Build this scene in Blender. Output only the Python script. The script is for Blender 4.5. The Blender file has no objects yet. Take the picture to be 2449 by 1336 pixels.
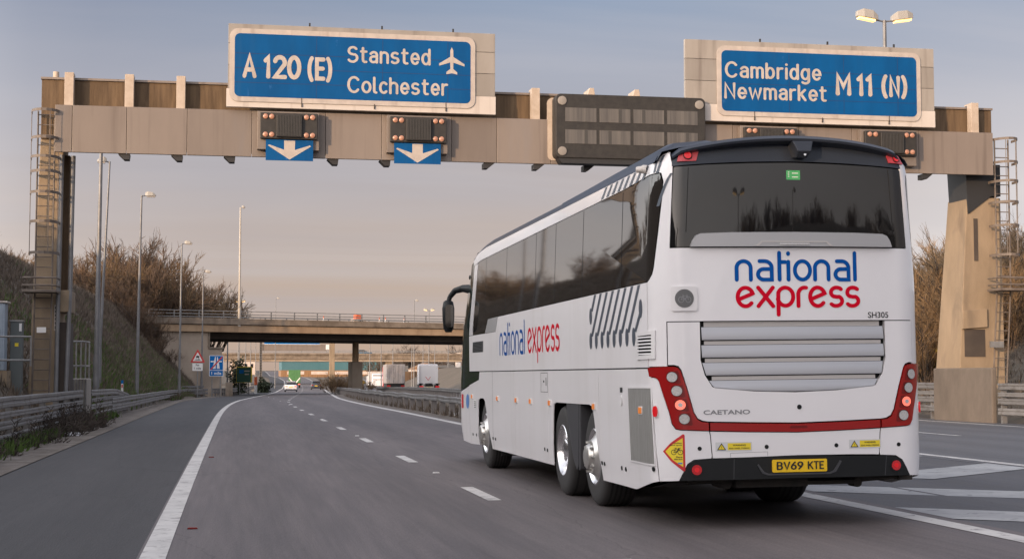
import bpy, bmesh, math, random
import numpy as np
from math import sin, cos, pi, radians as R, hypot, atan2, tan
from mathutils import Vector
random.seed(11); np.random.seed(11)
SC = bpy.context.scene
COL = SC.collection

# ------------------------------------------------------------------ camera, world, sun, exposure
cd = bpy.data.cameras.new('camera'); cam = bpy.data.objects.new('camera', cd); COL.objects.link(cam)
cd.sensor_width = 36; cd.lens = 54.39; cd.clip_start = .1; cd.clip_end = 6000
cam.location = (0, 0, 1.4)
cam.rotation_euler = (pi/2 + R(3.588), 0, -R(10.2966))
SC.camera = cam
SC.view_settings.view_transform = 'Standard'; SC.view_settings.look = 'None'
SC.view_settings.exposure = 0.18; SC.view_settings.gamma = 1
SC.render.engine = 'CYCLES'
SC.cycles.max_bounces = 6; SC.cycles.diffuse_bounces = 3; SC.cycles.glossy_bounces = 4
SC.cycles.use_denoising = True

SUN_EL = R(8.5)
SDIR = Vector((.70, .71, -tan(SUN_EL))).normalized()          # the way the light travels
sl = bpy.data.lights.new('sun', 'SUN'); so = bpy.data.objects.new('sun', sl); COL.objects.link(so)
sl.energy = 3.4; sl.angle = R(1.0); sl.color = (1, .68, .40)
so.rotation_euler = SDIR.to_track_quat('-Z', 'Y').to_euler()

w = bpy.data.worlds.new('World'); SC.world = w; w.use_nodes = True
nt = w.node_tree; nt.nodes.clear()
def N(t, **k):
    n = nt.nodes.new(t)
    for a, b in k.items(): setattr(n, a, b)
    return n
def L(a, b): nt.links.new(a, b)
def ramp(n, pts):
    e = n.color_ramp.elements
    while len(e) > 1: e.remove(e[-1])
    e[0].position = pts[0][0]; e[0].color = (*pts[0][1], 1)
    for p, c in pts[1:]:
        x = e.new(p); x.color = (*c, 1)
def mth(op, a, b=None, clamp=False):
    n = N('ShaderNodeMath', operation=op, use_clamp=clamp)
    for i, x in enumerate((a, b)):
        if x is None: continue
        if isinstance(x, (int, float)): n.inputs[i].default_value = x
        else: L(x, n.inputs[i])
    return n.outputs[0]
def mix(fac, a, b, bt='MIX'):
    n = N('ShaderNodeMix', data_type='RGBA', blend_type=bt)
    for i, x in ((0, fac), (6, a), (7, b)):
        if isinstance(x, (int, float)): n.inputs[i].default_value = x
        elif isinstance(x, tuple): n.inputs[i].default_value = (*x, 1)
        else: L(x, n.inputs[i])
    return n.outputs[2]
tc = N('ShaderNodeTexCoord'); sx = N('ShaderNodeSeparateXYZ'); L(tc.outputs['Generated'], sx.inputs[0])
rm = N('ShaderNodeValToRGB')
ramp(rm, [(0, (.40, .305, .25)), (.05, (.42, .325, .27)), (.11, (.42, .345, .31)), (.17, (.34, .34, .38)), (.25, (.195, .275, .395)), (.5, (.42, .45, .56)), (1, (.80, .82, .92))])
L(sx.outputs[2], rm.inputs[0])
rdot = N('ShaderNodeVectorMath', operation='DOT_PRODUCT'); L(tc.outputs['Generated'], rdot.inputs[0]); rdot.inputs[1].default_value = (sin(R(60)), cos(R(60)), 0)
rf = mth('MULTIPLY', mth('SUBTRACT', rdot.outputs['Value'], .72), 5.5, True)       # paler to the right
ldot = N('ShaderNodeVectorMath', operation='DOT_PRODUCT'); L(tc.outputs['Generated'], ldot.inputs[0]); ldot.inputs[1].default_value = (sin(R(-22)), cos(R(-22)), .07)
lf = mth('MULTIPLY', mth('SUBTRACT', ldot.outputs['Value'], .93), 9, True)
low = mth('SUBTRACT', 1.0, mth('MULTIPLY', sx.outputs[2], 3.6), True)
# cloud streaks on a flat layer above
den = mth('ADD', mth('MAXIMUM', sx.outputs[2], 0.0), .10)
cb = N('ShaderNodeCombineXYZ'); L(mth('DIVIDE', sx.outputs[0], den), cb.inputs[0]); L(mth('DIVIDE', sx.outputs[1], den), cb.inputs[1])
mp = N('ShaderNodeMapping'); L(cb.outputs[0], mp.inputs[0]); mp.inputs['Rotation'].default_value = (0, 0, R(24)); mp.inputs['Scale'].default_value = (.35, 1.3, 1)
nz = N('ShaderNodeTexNoise'); L(mp.outputs[0], nz.inputs['Vector']); nz.inputs['Scale'].default_value = .9; nz.inputs['Detail'].default_value = 7; nz.inputs['Roughness'].default_value = .55; nz.inputs['Distortion'].default_value = .6
cr = N('ShaderNodeValToRGB'); ramp(cr, [(.40, (0, 0, 0)), (.72, (1, 1, 1))]); L(nz.outputs[0], cr.inputs[0])
c1 = mix(mth('MULTIPLY', rf, mth('MULTIPLY', mth('MULTIPLY', low, low), 1.45, True)), rm.outputs[0], (.92, .93, .98))
c1 = mix(mth('MULTIPLY', lf, mth('MULTIPLY', low, .78)), c1, (.80, .68, .61))
c2 = mix(mth('MULTIPLY', cr.outputs[0], .38), c1, (.55, .51, .51))
n2 = N('ShaderNodeTexNoise'); L(mp.outputs[0], n2.inputs['Vector']); n2.inputs['Scale'].default_value = .45; n2.inputs['Detail'].default_value = 5
c2 = mix(mth('MULTIPLY', mth('SUBTRACT', n2.outputs[0], .44, True), 1.5), c2, (.29, .32, .40))
hi = mth('MULTIPLY', mth('MULTIPLY', mth('SUBTRACT', sx.outputs[2], .12, True), 8.0, True), mth('MULTIPLY', mth('SUBTRACT', .22, sx.outputs[0]), 2.8, True))
hi = mth('MULTIPLY', hi, mth('MULTIPLY', mth('SUBTRACT', sx.outputs[1], .5, True), 2.2, True))
c2 = mix(mth('MULTIPLY', hi, .8), c2, (.20, .225, .30))
# warm bright part of the sky round the low sun, behind the camera
sd = N('ShaderNodeVectorMath', operation='DOT_PRODUCT'); L(tc.outputs['Generated'], sd.inputs[0]); sd.inputs[1].default_value = -SDIR
gl = mth('POWER', mth('MAXIMUM', sd.outputs['Value'], 0.0), 6.0)
gla = N('ShaderNodeVectorMath', operation='SCALE'); gla.inputs[0].default_value = (1.5, 1.16, .95); L(gl, gla.inputs['Scale'])
bk = mth('SUBTRACT', mth('SUBTRACT', .46, mth('MULTIPLY', sx.outputs[1], .55)), mth('MULTIPLY', sx.outputs[0], .9), True)
lt = mth('POWER', mth('MAXIMUM', mth('SUBTRACT', mth('MULTIPLY', sx.outputs[0], -1.0), .12), 0.0), 1.3)
bk = mth('ADD', bk, mth('MULTIPLY', lt, 5.2))
bka = N('ShaderNodeVectorMath', operation='SCALE'); bk = mth('MULTIPLY', bk, mth('MAXIMUM', mth('SUBTRACT', 1.45, mth('MULTIPLY', sx.outputs[2], 1.15)), .5))
bka.inputs[0].default_value = (.57, .56, .54); L(bk, bka.inputs['Scale'])
c3 = mix(1.0, c2, gla.outputs[0], 'ADD')
c3 = mix(1.0, c3, bka.outputs[0], 'ADD')
b1 = N('ShaderNodeBackground'); L(c3, b1.inputs[0]); b1.inputs[1].default_value = .93
sky = N('ShaderNodeTexSky', sky_type='NISHITA'); sky.sun_disc = False; sky.ozone_density = 2.2; sky.dust_density = .6; sky.sun_elevation = SUN_EL; sky.sun_rotation = atan2(-SDIR.x, -SDIR.y)
b2 = N('ShaderNodeBackground'); L(mix(1.0, sky.outputs[0], (.56, .36, .34), 'MULTIPLY'), b2.inputs[0]); b2.inputs[1].default_value = .05
ad = N('ShaderNodeAddShader'); L(b1.outputs[0], ad.inputs[0]); L(b2.outputs[0], ad.inputs[1])
wo = N('ShaderNodeOutputWorld'); L(ad.outputs[0], wo.inputs[0])

# ------------------------------------------------------------------ materials
M = {}
def mat(name, c, rough=.5, metal=0., c2=None, scale=3., stretch=(1, 1, 1), lo=.35, hi=.65, bump=0., bscale=None, coat=0., emit=None, est=1., ior=None, detail=6, c3=None, s3=.3, lo3=.5, hi3=.7):
    m = bpy.data.materials.new(name); m.use_nodes = True
    t = m.node_tree; b = t.nodes['Principled BSDF']
    b.inputs['Base Color'].default_value = (*c, 1); b.inputs['Roughness'].default_value = rough; b.inputs['Metallic'].default_value = metal
    if coat: b.inputs['Coat Weight'].default_value = coat; b.inputs['Coat Roughness'].default_value = .03
    if ior: b.inputs['IOR'].default_value = ior
    if emit: b.inputs['Emission Color'].default_value = (*emit, 1); b.inputs['Emission Strength'].default_value = est
    if c2 or bump:
        co = t.nodes.new('ShaderNodeTexCoord'); mp = t.nodes.new('ShaderNodeMapping'); mp.inputs['Scale'].default_value = stretch
        t.links.new(co.outputs['Object'], mp.inputs[0])
        def noise(sc, d=6):
            n = t.nodes.new('ShaderNodeTexNoise'); n.inputs['Scale'].default_value = sc; n.inputs['Detail'].default_value = d; n.inputs['Roughness'].default_value = .62
            t.links.new(mp.outputs[0], n.inputs['Vector']); return n
        if c2:
            n = noise(scale, detail)
            r = t.nodes.new('ShaderNodeMapRange'); r.inputs[1].default_value = lo; r.inputs[2].default_value = hi; t.links.new(n.outputs[0], r.inputs[0])
            x = t.nodes.new('ShaderNodeMix'); x.data_type = 'RGBA'; x.inputs[6].default_value = (*c, 1); x.inputs[7].default_value = (*c2, 1)
            t.links.new(r.outputs[0], x.inputs[0]); out = x.outputs[2]
            if c3:
                n = noise(s3, 4); n.inputs['Distortion'].default_value = .5
                r = t.nodes.new('ShaderNodeMapRange'); r.inputs[1].default_value = lo3; r.inputs[2].default_value = hi3; t.links.new(n.outputs[0], r.inputs[0])
                x = t.nodes.new('ShaderNodeMix'); x.data_type = 'RGBA'; x.inputs[7].default_value = (*c3, 1)
                t.links.new(r.outputs[0], x.inputs[0]); t.links.new(out, x.inputs[6]); out = x.outputs[2]
            t.links.new(out, b.inputs['Base Color'])
        if bump:
            n = noise(bscale or scale*4)
            bp = t.nodes.new('ShaderNodeBump'); bp.inputs['Strength'].default_value = bump; bp.inputs['Distance'].default_value = .02
            t.links.new(n.outputs[0], bp.inputs['Height']); t.links.new(bp.outputs[0], b.inputs['Normal'])
    M[name] = m
    return m
mat('asphalt', (.140, .118, .117), .62, c2=(.106, .09, .092), scale=2.2, stretch=(1.6, .10, 1), bump=.35, bscale=46, c3=(.16, .136, .132), s3=.22, lo3=.45, hi3=.75)
mat('shoulder_asphalt', (.044, .041, .043), .68, c2=(.036, .034, .036), scale=2.0, stretch=(1.4, .2, 1), bump=.4, bscale=40, c3=(.058, .053, .053), s3=.25)
mat('gore_asphalt', (.095, .092, .096), .62, c2=(.085, .085, .095), scale=2.0, stretch=(1.4, .2, 1), bump=.3, bscale=40, c3=(.135, .13, .135), s3=.2)
mat('right_asphalt', (.115, .112, .118), .62, c2=(.11, .11, .12), scale=2.0, stretch=(1.4, .12, 1), bump=.3, bscale=40)
def wear(name):
    t = M[name].node_tree; b = t.nodes['Principled BSDF']; src = b.inputs['Base Color'].links[0].from_socket
    def nd(ty, **k):
        n = t.nodes.new(ty)
        for a, c in k.items(): setattr(n, a, c)
        return n
    def m(op, a, c=None):
        n = nd('ShaderNodeMath', operation=op)
        for i, x in enumerate((a, c)):
            if x is None: continue
            if isinstance(x, (int, float)): n.inputs[i].default_value = x
            else: t.links.new(x, n.inputs[i])
        return n.outputs[0]
    co = nd('ShaderNodeTexCoord'); sp_ = nd('ShaderNodeSeparateXYZ'); t.links.new(co.outputs['Object'], sp_.inputs[0])
    wob = nd('ShaderNodeTexNoise'); wob.inputs['Scale'].default_value = .12; t.links.new(co.outputs['Object'], wob.inputs['Vector'])
    x = m('ADD', sp_.outputs[0], m('MULTIPLY', wob.outputs[0], .7))
    tr = m('MULTIPLY', m('ADD', m('COSINE', m('MULTIPLY', m('SUBTRACT', x, .75), 2*pi/1.78)), 1.0), .5)      # 1 in the wheel tracks
    sn = nd('ShaderNodeMapping'); sn.inputs['Scale'].default_value = (9, .22, 1); t.links.new(co.outputs['Object'], sn.inputs[0])
    fn = nd('ShaderNodeTexNoise'); fn.inputs['Scale'].default_value = 1.6; fn.inputs['Detail'].default_value = 8; t.links.new(sn.outputs[0], fn.inputs['Vector'])
    ag = nd('ShaderNodeTexNoise'); ag.inputs['Scale'].default_value = 60; ag.inputs['Detail'].default_value = 3; t.links.new(co.outputs['Object'], ag.inputs['Vector'])
    k = m('ADD', m('ADD', .93, m('MULTIPLY', tr, -.17)), m('ADD', m('MULTIPLY', m('SUBTRACT', fn.outputs[0], .5), .55), m('MULTIPLY', m('SUBTRACT', ag.outputs[0], .5), 1.15)))
    pt = nd('ShaderNodeTexVoronoi', feature='F1', distance='CHEBYCHEV'); pm_ = nd('ShaderNodeMapping'); pm_.inputs['Scale'].default_value = (.27, .035, 1); t.links.new(co.outputs['Object'], pm_.inputs[0]); t.links.new(pm_.outputs[0], pt.inputs['Vector']); pt.inputs['Scale'].default_value = 1
    k = m('MULTIPLY', k, m('ADD', .93, m('MULTIPLY', pt.outputs['Color'], .15)))
    cv = nd('ShaderNodeTexVoronoi', feature='DISTANCE_TO_EDGE'); cm = nd('ShaderNodeMapping'); cm.inputs['Scale'].default_value = (.30, .07, 1); t.links.new(co.outputs['Object'], cm.inputs[0])
    cn = nd('ShaderNodeTexNoise'); cn.inputs['Scale'].default_value = 2.5; t.links.new(co.outputs['Object'], cn.inputs['Vector'])
    va = nd('ShaderNodeVectorMath', operation='MULTIPLY_ADD'); t.links.new(cn.outputs['Color'], va.inputs[0]); va.inputs[1].default_value = (.08, .08, 0); t.links.new(cm.outputs[0], va.inputs[2]); t.links.new(va.outputs[0], cv.inputs['Vector']); cv.inputs['Scale'].default_value = 1
    cr_ = m('LESS_THAN', cv.outputs['Distance'], .0022); k = m('MULTIPLY', k, m('SUBTRACT', 1.0, m('MULTIPLY', cr_, .28)))
    vs_ = nd('ShaderNodeVectorMath', operation='SCALE'); t.links.new(src, vs_.inputs[0]); t.links.new(k, vs_.inputs['Scale']); t.links.new(vs_.outputs[0], b.inputs['Base Color'])
for q_ in ('asphalt', 'shoulder_asphalt', 'gore_asphalt', 'right_asphalt'): wear(q_)
mat('road_paint', (.56, .54, .52), .7, c2=(.40, .385, .375), scale=1.6, lo=.42, hi=.75, bump=.2, bscale=40, c3=(.24, .22, .22), s3=7, lo3=.56, hi3=.68)
mat('worn_paint', (.42, .42, .42), .7, c2=(.26, .26, .27), scale=1.1, lo=.38, hi=.72, bump=.2, bscale=40, c3=(.14, .14, .15), s3=4, lo3=.58, hi3=.70)
mat('earth', (.115, .092, .073), .95, c2=(.08, .068, .05), scale=.35, lo=.4, hi=.62, bump=.8, bscale=6, c3=(.11, .085, .06), s3=1.2)
mat('verge_dirt', (.17, .145, .13), .95, c2=(.085, .07, .055), scale=1.3, bump=.8, bscale=14, c3=(.24, .215, .20), s3=3.5, lo3=.55, hi3=.7)
mat('white_paint', (.80, .78, .79), .30, coat=.6, c2=(.76, .74, .75), scale=.7)
mat('dirty_white', (.81, .785, .795), .36, coat=.35, c2=(.77, .745, .75), scale=.8, stretch=(1, .5, 1.6))
mat('navy_paint', (.022, .028, .042), .32, ior=1.4)
mat('tinted_glass', (.006, .006, .007), .02, ior=1.6)
mat('side_glass', (.020, .017, .015), .03, ior=1.70)
mat('windscreen_glass', (.02, .03, .025), .03, ior=1.6)
mat('rubber', (.042, .040, .040), .75, bump=.2, bscale=30)
mat('tread_rubber', (.022, .021, .021), .85, bump=.3, bscale=30)
mat('chrome', (.88, .88, .89), .20, metal=1.)
mat('alloy', (.72, .71, .69), .34, metal=.8, c2=(.52, .50, .47), scale=4)
mat('silver_trim', (.42, .415, .42), .35, metal=.3)
mat('slat_silver', (.45, .452, .475), .34, metal=.25)
mat('slat_inner', (.50, .47, .45), .5)
mat('black_plastic', (.009, .010, .011), .5, ior=1.35)
mat('dark_under', (.012, .011, .011), .9, c2=(.03, .025, .02), scale=5)
mat('seam_black', (.006, .006, .006), .8)
mat('grey_panel', (.045, .045, .05), .55)
mat('red_lamp', (.30, .006, .006), .2, coat=.5)
mat('dark_red', (.16, .006, .006), .25)  # darker red; on the coach lamps it stands for recess shade
mat('lens_grey', (.55, .53, .52), .3, c2=(.40, .38, .37), scale=70)
mat('lens_lit', (.8, .2, .15), .3, emit=(1, .16, .10), est=.9)
mat('marker_red_lit', (.42, .008, .012), .25, emit=(1, .02, .03), est=.22)
mat('fog_red', (.36, .008, .012), .2, emit=(1, .02, .03), est=.08, coat=.6)
mat('amber', (.8, .24, .04), .3, emit=(1, .28, .04), est=.12)
mat('plate_yellow', (.80, .50, .01), .4)
mat('ink', (.012, .012, .013), .6)
mat('logo_blue', (.003, .082, .33), .4, ior=1.15)
mat('logo_red', (.60, .003, .022), .4, ior=1.15)
mat('stripe_grey', (.07, .085, .11), .4)
mat('badge_grey', (.22, .22, .23), .4)
mat('mesh_grey', (.30, .30, .285), .55, c2=(.18, .17, .16), scale=14, stretch=(1, 14, .4))
mat('sticker_yellow', (.78, .60, .03), .5)
mat('lamp_plate', (.42, .045, .06), .4)
mat('sticker_red', (.55, .02, .025), .5)
mat('sticker_clear', (.60, .60, .60), .5)
mat('sticker_green', (.06, .34, .12), .5)
mat('sticker_blue', (.10, .22, .50), .5)
mat('grille_grey', (.12, .12, .12), .6)
mat('white_plastic', (.72, .70, .70), .4)
mat('concrete', (.31, .235, .16), .85, c2=(.235, .178, .12), scale=.9, stretch=(1, 1, .5), bump=.4, bscale=14, c3=(.17, .13, .095), s3=.8, lo3=.58, hi3=.8)
mat('wall_concrete', (.15, .125, .105), .9, c2=(.105, .088, .074), scale=1.2, stretch=(1, 1, .5), bump=.4, bscale=14)
mat('rib_concrete', (.15, .10, .058), .9, c2=(.085, .055, .032), scale=3.0, stretch=(2.2, 2.2, .22), bump=.4, bscale=14)
mat('bridge_concrete', (.27, .22, .175), .88, c2=(.16, .125, .095), scale=.55, stretch=(1, 1, 1.4), bump=.4, bscale=5, c3=(.10, .08, .06), s3=.35, lo3=.5, hi3=.75)
mat('lit_fascia', (.40, .285, .185), .85, c2=(.30, .20, .125), scale=.6, stretch=(1, 1, .5))  # bridge concrete with the warm sunlight put into its colour
mat('lit_concrete', (.40, .33, .265), .88, c2=(.31, .25, .20), scale=.5, stretch=(1, 1, .8), bump=.3, bscale=6, c3=(.22, .18, .145), s3=.45, lo3=.55, hi3=.8)  # lightened copy of the bridge concrete, sun on the abutment put into the colour
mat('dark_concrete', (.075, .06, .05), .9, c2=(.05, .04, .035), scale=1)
mat('fascia_metal', (.222, .184, .158), .5, metal=.1, c2=(.195, .16, .138), scale=.9, stretch=(1.2, 1, .3), c3=(.20, .18, .175), s3=.5, lo3=.55, hi3=.8)
mat('post_cream', (.48, .40, .33), .6, c2=(.40, .32, .25), scale=5)
mat('board_grey', (.30, .275, .25), .55, c2=(.26, .235, .21), scale=1.2, stretch=(1, 1, .4))
mat('board_pale', (.50, .45, .41), .55, c2=(.55, .50, .46), scale=1.0)
mat('sign_blue', (.003, .082, .25), .6, ior=1.2, c2=(.003, .066, .205), scale=1.2, stretch=(1, 1, .35), c3=(.04, .15, .38), s3=2.6, lo3=.68, hi3=.80)
mat('sign_seam', (.004, .035, .13), .7)
mat('sign_blue_far', (.006, .13, .40), .5, ior=1.2)
mat('sign_white', (.47, .415, .375), .6, c2=(.38, .335, .305), scale=3)
mat('sign_white_clean', (.75, .74, .73), .5)
mat('sign_red', (.52, .03, .03), .5)
mat('sign_green', (.01, .075, .05), .5)
mat('signal_black', (.018, .016, .015), .6, c2=(.03, .027, .024), scale=6)
mat('signal_grid', (.05, .048, .046), .6)
mat('amber_lens', (.36, .17, .11), .3, coat=.5, c2=(.50, .26, .17), scale=30)
mat('pixel_panel', (.075, .07, .068), .5, c2=(.13, .12, .11), scale=2.2, stretch=(3, 1, .1))
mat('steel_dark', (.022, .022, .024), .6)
mat('galv', (.30, .30, .305), .45, metal=.5, c2=(.22, .215, .21), scale=3)
mat('rail_steel', (.21, .205, .205), .55, metal=.25, c2=(.17, .165, .165), scale=1.6, stretch=(1, 1, 2), c3=(.085, .07, .06), s3=2.2, lo3=.52, hi3=.72)
mat('lamp_pole', (.22, .22, .23), .5, metal=.4, c2=(.16, .16, .165), scale=2)
mat('pole_pale', (.42, .385, .34), .5)
mat('lamp_head', (.34, .32, .29), .5)
mat('lamp_lit', (1, .8, .5), .4, emit=(1, .58, .20), est=1.7)
mat('cabinet_blue', (.30, .36, .43), .5, c2=(.25, .30, .36), scale=2)
mat('cabinet_grey', (.11, .125, .125), .6)
mat('bark', (.085, .06, .045), .95, c2=(.05, .036, .028), scale=6)
mat('twig_brown', (.145, .095, .062), .95, c2=(.095, .062, .042), scale=1.2)
mat('twig_orange', (.25, .165, .088), .95, c2=(.16, .105, .06), scale=.9)
mat('twig_dark', (.055, .042, .034), .95)
mat('leaf_dark', (.022, .034, .016), .8, c2=(.04, .05, .025), scale=2)
mat('gorse', (.38, .24, .02), .8, c2=(.12, .10, .03), scale=5)
mat('blade_dry', (.165, .128, .10), .95, c2=(.095, .075, .058), scale=.5)
mat('blade_green', (.095, .15, .03), .9, c2=(.055, .095, .02), scale=.6)
mat('car_white', (.75, .75, .78), .25, coat=.7)
mat('car_dark', (.035, .042, .055), .25, coat=.7)
mat('car_blue', (.05, .16, .26), .25, coat=.7)
mat('lorry_green', (.05, .16, .055), .6, c2=(.07, .20, .07), scale=1.5)
mat('trailer_grey', (.38, .345, .33), .6, c2=(.24, .21, .20), scale=1.5, stretch=(1, 1, .3))
mat('teal_cladding', (.045, .135, .16), .6, c2=(.06, .15, .175), scale=.2)
mat('pale_wall', (.62, .55, .50), .7, c2=(.5, .40, .34), scale=.3)
mat('cone_orange', (.62, .13, .05), .5)
mat('plastic_bag', (.65, .65, .66), .5)
mat('board_brown', (.30, .17, .085), .8, c2=(.20, .11, .055), scale=.8, stretch=(3, 1, .2))
mat('fence_grey', (.20, .18, .17), .8)

def vary(name, amt):
    t = M[name].node_tree; b = t.nodes['Principled BSDF']; src = b.inputs['Base Color'].links[0].from_socket
    oi = t.nodes.new('ShaderNodeObjectInfo'); r = t.nodes.new('ShaderNodeMapRange'); r.inputs[3].default_value = 1-amt; r.inputs[4].default_value = 1+amt*.6
    v = t.nodes.new('ShaderNodeVectorMath'); v.operation = 'SCALE'; t.links.new(oi.outputs['Random'], r.inputs[0]); t.links.new(src, v.inputs[0]); t.links.new(r.outputs[0], v.inputs['Scale']); t.links.new(v.outputs[0], b.inputs['Base Color'])
for q_ in ('fascia_metal', 'board_grey', 'rail_steel', 'twig_brown', 'twig_orange'): vary(q_, .16)
def streaks(name, col, amt, sx_=3.0, lo=.55, hi=.75):
    t = M[name].node_tree; b = t.nodes['Principled BSDF']; src = b.inputs['Base Color'].links[0].from_socket if b.inputs['Base Color'].links else None
    co = t.nodes.new('ShaderNodeTexCoord'); mp = t.nodes.new('ShaderNodeMapping'); mp.inputs['Scale'].default_value = (sx_, sx_, .12); n = t.nodes.new('ShaderNodeTexNoise'); n.inputs['Scale'].default_value = 1.5; n.inputs['Detail'].default_value = 6
    t.links.new(co.outputs['Object'], mp.inputs[0]); t.links.new(mp.outputs[0], n.inputs['Vector'])
    r = t.nodes.new('ShaderNodeMapRange'); r.inputs[1].default_value = lo; r.inputs[2].default_value = hi; r.inputs[4].default_value = amt; t.links.new(n.outputs[0], r.inputs[0])
    x = t.nodes.new('ShaderNodeMix'); x.data_type = 'RGBA'; x.inputs[7].default_value = (*col, 1); t.links.new(r.outputs[0], x.inputs[0])
    if src: t.links.new(src, x.inputs[6])
    else: x.inputs[6].default_value = b.inputs['Base Color'].default_value
    t.links.new(x.outputs[2], b.inputs['Base Color'])
streaks('fascia_metal', (.12, .095, .08), .75, 2.6); streaks('board_grey', (.14, .115, .10), .6, 2.2); streaks('sign_blue', (.015, .085, .22), .4, 3); streaks('board_pale', (.25, .20, .17), .6, 2)
streaks('concrete', (.10, .08, .065), .45, .9); streaks('bridge_concrete', (.06, .05, .04), .6, .9); streaks('lit_fascia', (.13, .09, .06), .6, .8); streaks('sign_white', (.28, .22, .18), .6, 3)
streaks('dirty_white', (.60, .565, .54), .40, 1.5, .50, .8)
# ------------------------------------------------------------------ helpers
def tag(o, label=None, cat=None, group=None, kind=None):
    if label: o['label'] = label
    if cat: o['category'] = cat
    if group: o['group'] = group
    if kind: o['kind'] = kind
    return o
def thing(name, loc, label, cat, rz=0, group=None, rot=None):
    o = bpy.data.objects.new(name, None); COL.objects.link(o); o.empty_display_size = .2
    o.location = loc; o.rotation_euler = rot or (0, 0, rz)
    return tag(o, label, cat, group)
def link(name, me, parent=None, mats=(), loc=None):
    for m in mats: me.materials.append(M[m] if isinstance(m, str) else m)
    me.name = name
    o = bpy.data.objects.new(name, me); COL.objects.link(o)
    if parent: o.parent = parent
    if loc: o.location = loc
    return o
def copy_tree(o, parent=None):
    c = o.copy(); COL.objects.link(c)
    if parent: c.parent = parent
    for ch in [x for x in list(o.children)]: copy_tree(ch, c)
    return c
class MB:
    def __init__(s): s.v = []; s.f = []; s.m = []; s.mi = 0
    def add(s, vs, fs):
        n = len(s.v); s.v += [tuple(v) for v in vs]
        for f in fs: s.f.append([n+i for i in f]); s.m.append(s.mi)
    def box(s, x0, x1, y0, y1, z0, z1):
        s.add([(x0,y0,z0),(x1,y0,z0),(x1,y1,z0),(x0,y1,z0),(x0,y0,z1),(x1,y0,z1),(x1,y1,z1),(x0,y1,z1)],
              [(0,3,2,1),(4,5,6,7),(0,1,5,4),(1,2,6,5),(2,3,7,6),(3,0,4,7)]); return s
    def tube(s, p0, p1, r0, r1=None, n=10, cap=True):
        r1 = r0 if r1 is None else r1
        p0 = Vector(p0); p1 = Vector(p1); d = (p1-p0).normalized()
        a = d.orthogonal().normalized(); b = d.cross(a)
        vs = []
        for p, r in ((p0, r0), (p1, r1)):
            for i in range(n):
                t = 2*pi*i/n; vs.append(p + a*(r*cos(t)) + b*(r*sin(t)))
        fs = [(i, (i+1) % n, n+(i+1) % n, n+i) for i in range(n)]
        if cap: fs += [tuple(range(n-1, -1, -1)), tuple(range(n, 2*n))]
        s.add(vs, fs); return s
    def path(s, pts, r, n=8):
        for a, b in zip(pts, pts[1:]): s.tube(a, b, r, r, n)
        return s
    def lathe(s, prof, c, axis='x', n=32, closed=False):
        vs = []
        for (a, r) in prof:
            for i in range(n):
                t = 2*pi*i/n; u, v = r*cos(t), r*sin(t)
                vs.append({'x': (c[0]+a, c[1]+u, c[2]+v), 'y': (c[0]+u, c[1]+a, c[2]+v), 'z': (c[0]+u, c[1]+v, c[2]+a)}[axis])
        k = len(prof); fs = []
        for j in range(k-1):
            for i in range(n): fs.append((j*n+i, j*n+(i+1) % n, (j+1)*n+(i+1) % n, (j+1)*n+i))
        s.add(vs, fs); return s
    def prism(s, poly, a0, a1, axis='y'):
        # poly: 2D outline; axis y: (x,z), axis x: (y,z), axis z: (x,y)
        def P(p, a): return {'y': (p[0], a, p[1]), 'x': (a, p[0], p[1]), 'z': (p[0], p[1], a)}[axis]
        n = len(poly); vs = [P(p, a0) for p in poly] + [P(p, a1) for p in poly]
        fs = [tuple(range(n)), tuple(range(2*n-1, n-1, -1))] + [(i, n+i, n+(i+1) % n, (i+1) % n) for i in range(n)]
        s.add(vs, fs); return s
    def build(s, name, mats, parent=None, bevel=0, smooth=None, loc=None, fix=True):
        me = bpy.data.meshes.new(name); me.from_pydata(s.v, [], s.f)
        if len(set(s.m)) > 1: me.polygons.foreach_set('material_index', s.m)
        if fix:
            bm = bmesh.new(); bm.from_mesh(me); bmesh.ops.recalc_face_normals(bm, faces=bm.faces); bm.to_mesh(me); bm.free()
        if smooth:
            me.polygons.foreach_set('use_smooth', [True]*len(me.polygons)); me.set_sharp_from_angle(angle=R(smooth))
        o = link(name, me, parent, [mats] if isinstance(mats, str) else mats, loc)
        if bevel:
            b = o.modifiers.new('bevel', 'BEVEL'); b.width = bevel; b.segments = 2; b.limit_method = 'ANGLE'; b.angle_limit = R(40)
        return o
def S_(o, kind='structure'): o['kind'] = kind; return o

_txt = {}
def text2d(s, weight=0.0, shear=0.0):
    k = (s, weight, shear)
    if k in _txt: return _txt[k]
    cu = bpy.data.curves.new('t', 'FONT'); cu.body = s; cu.size = 1; cu.offset = weight; cu.shear = shear; cu.resolution_u = 4; cu.fill_mode = 'FRONT'; cu.dimensions = '2D'
    o = bpy.data.objects.new('t', cu); COL.objects.link(o)
    dg = bpy.context.evaluated_depsgraph_get(); me = bpy.data.meshes.new_from_object(o.evaluated_get(dg))
    v = np.array([x.co[:2] for x in me.vertices]); f = [list(p.vertices) for p in me.polygons]
    bpy.data.objects.remove(o); bpy.data.curves.remove(cu); bpy.data.meshes.remove(me)
    v = (v - v.min(0)) / (v.max(0) - v.min(0))
    _txt[k] = (v, f); return v, f
def text_on(mb, s, x0, x1, z0, z1, put, weight=0.0, shear=0.0):
    v, f = text2d(s, weight, shear)
    mb.add([put(x0+(x1-x0)*a, z0+(z1-z0)*b) for a, b in v], f)
def rrect(x0, x1, z0, z1, r, n=5):
    p = []
    for cx, cz, a in ((x1-r, z0+r, -90), (x1-r, z1-r, 0), (x0+r, z1-r, 90), (x0+r, z0+r, 180)):
        for i in range(n+1):
            t = R(a+90*i/n); p.append((cx+r*cos(t), cz+r*sin(t)))
    return p
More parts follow.
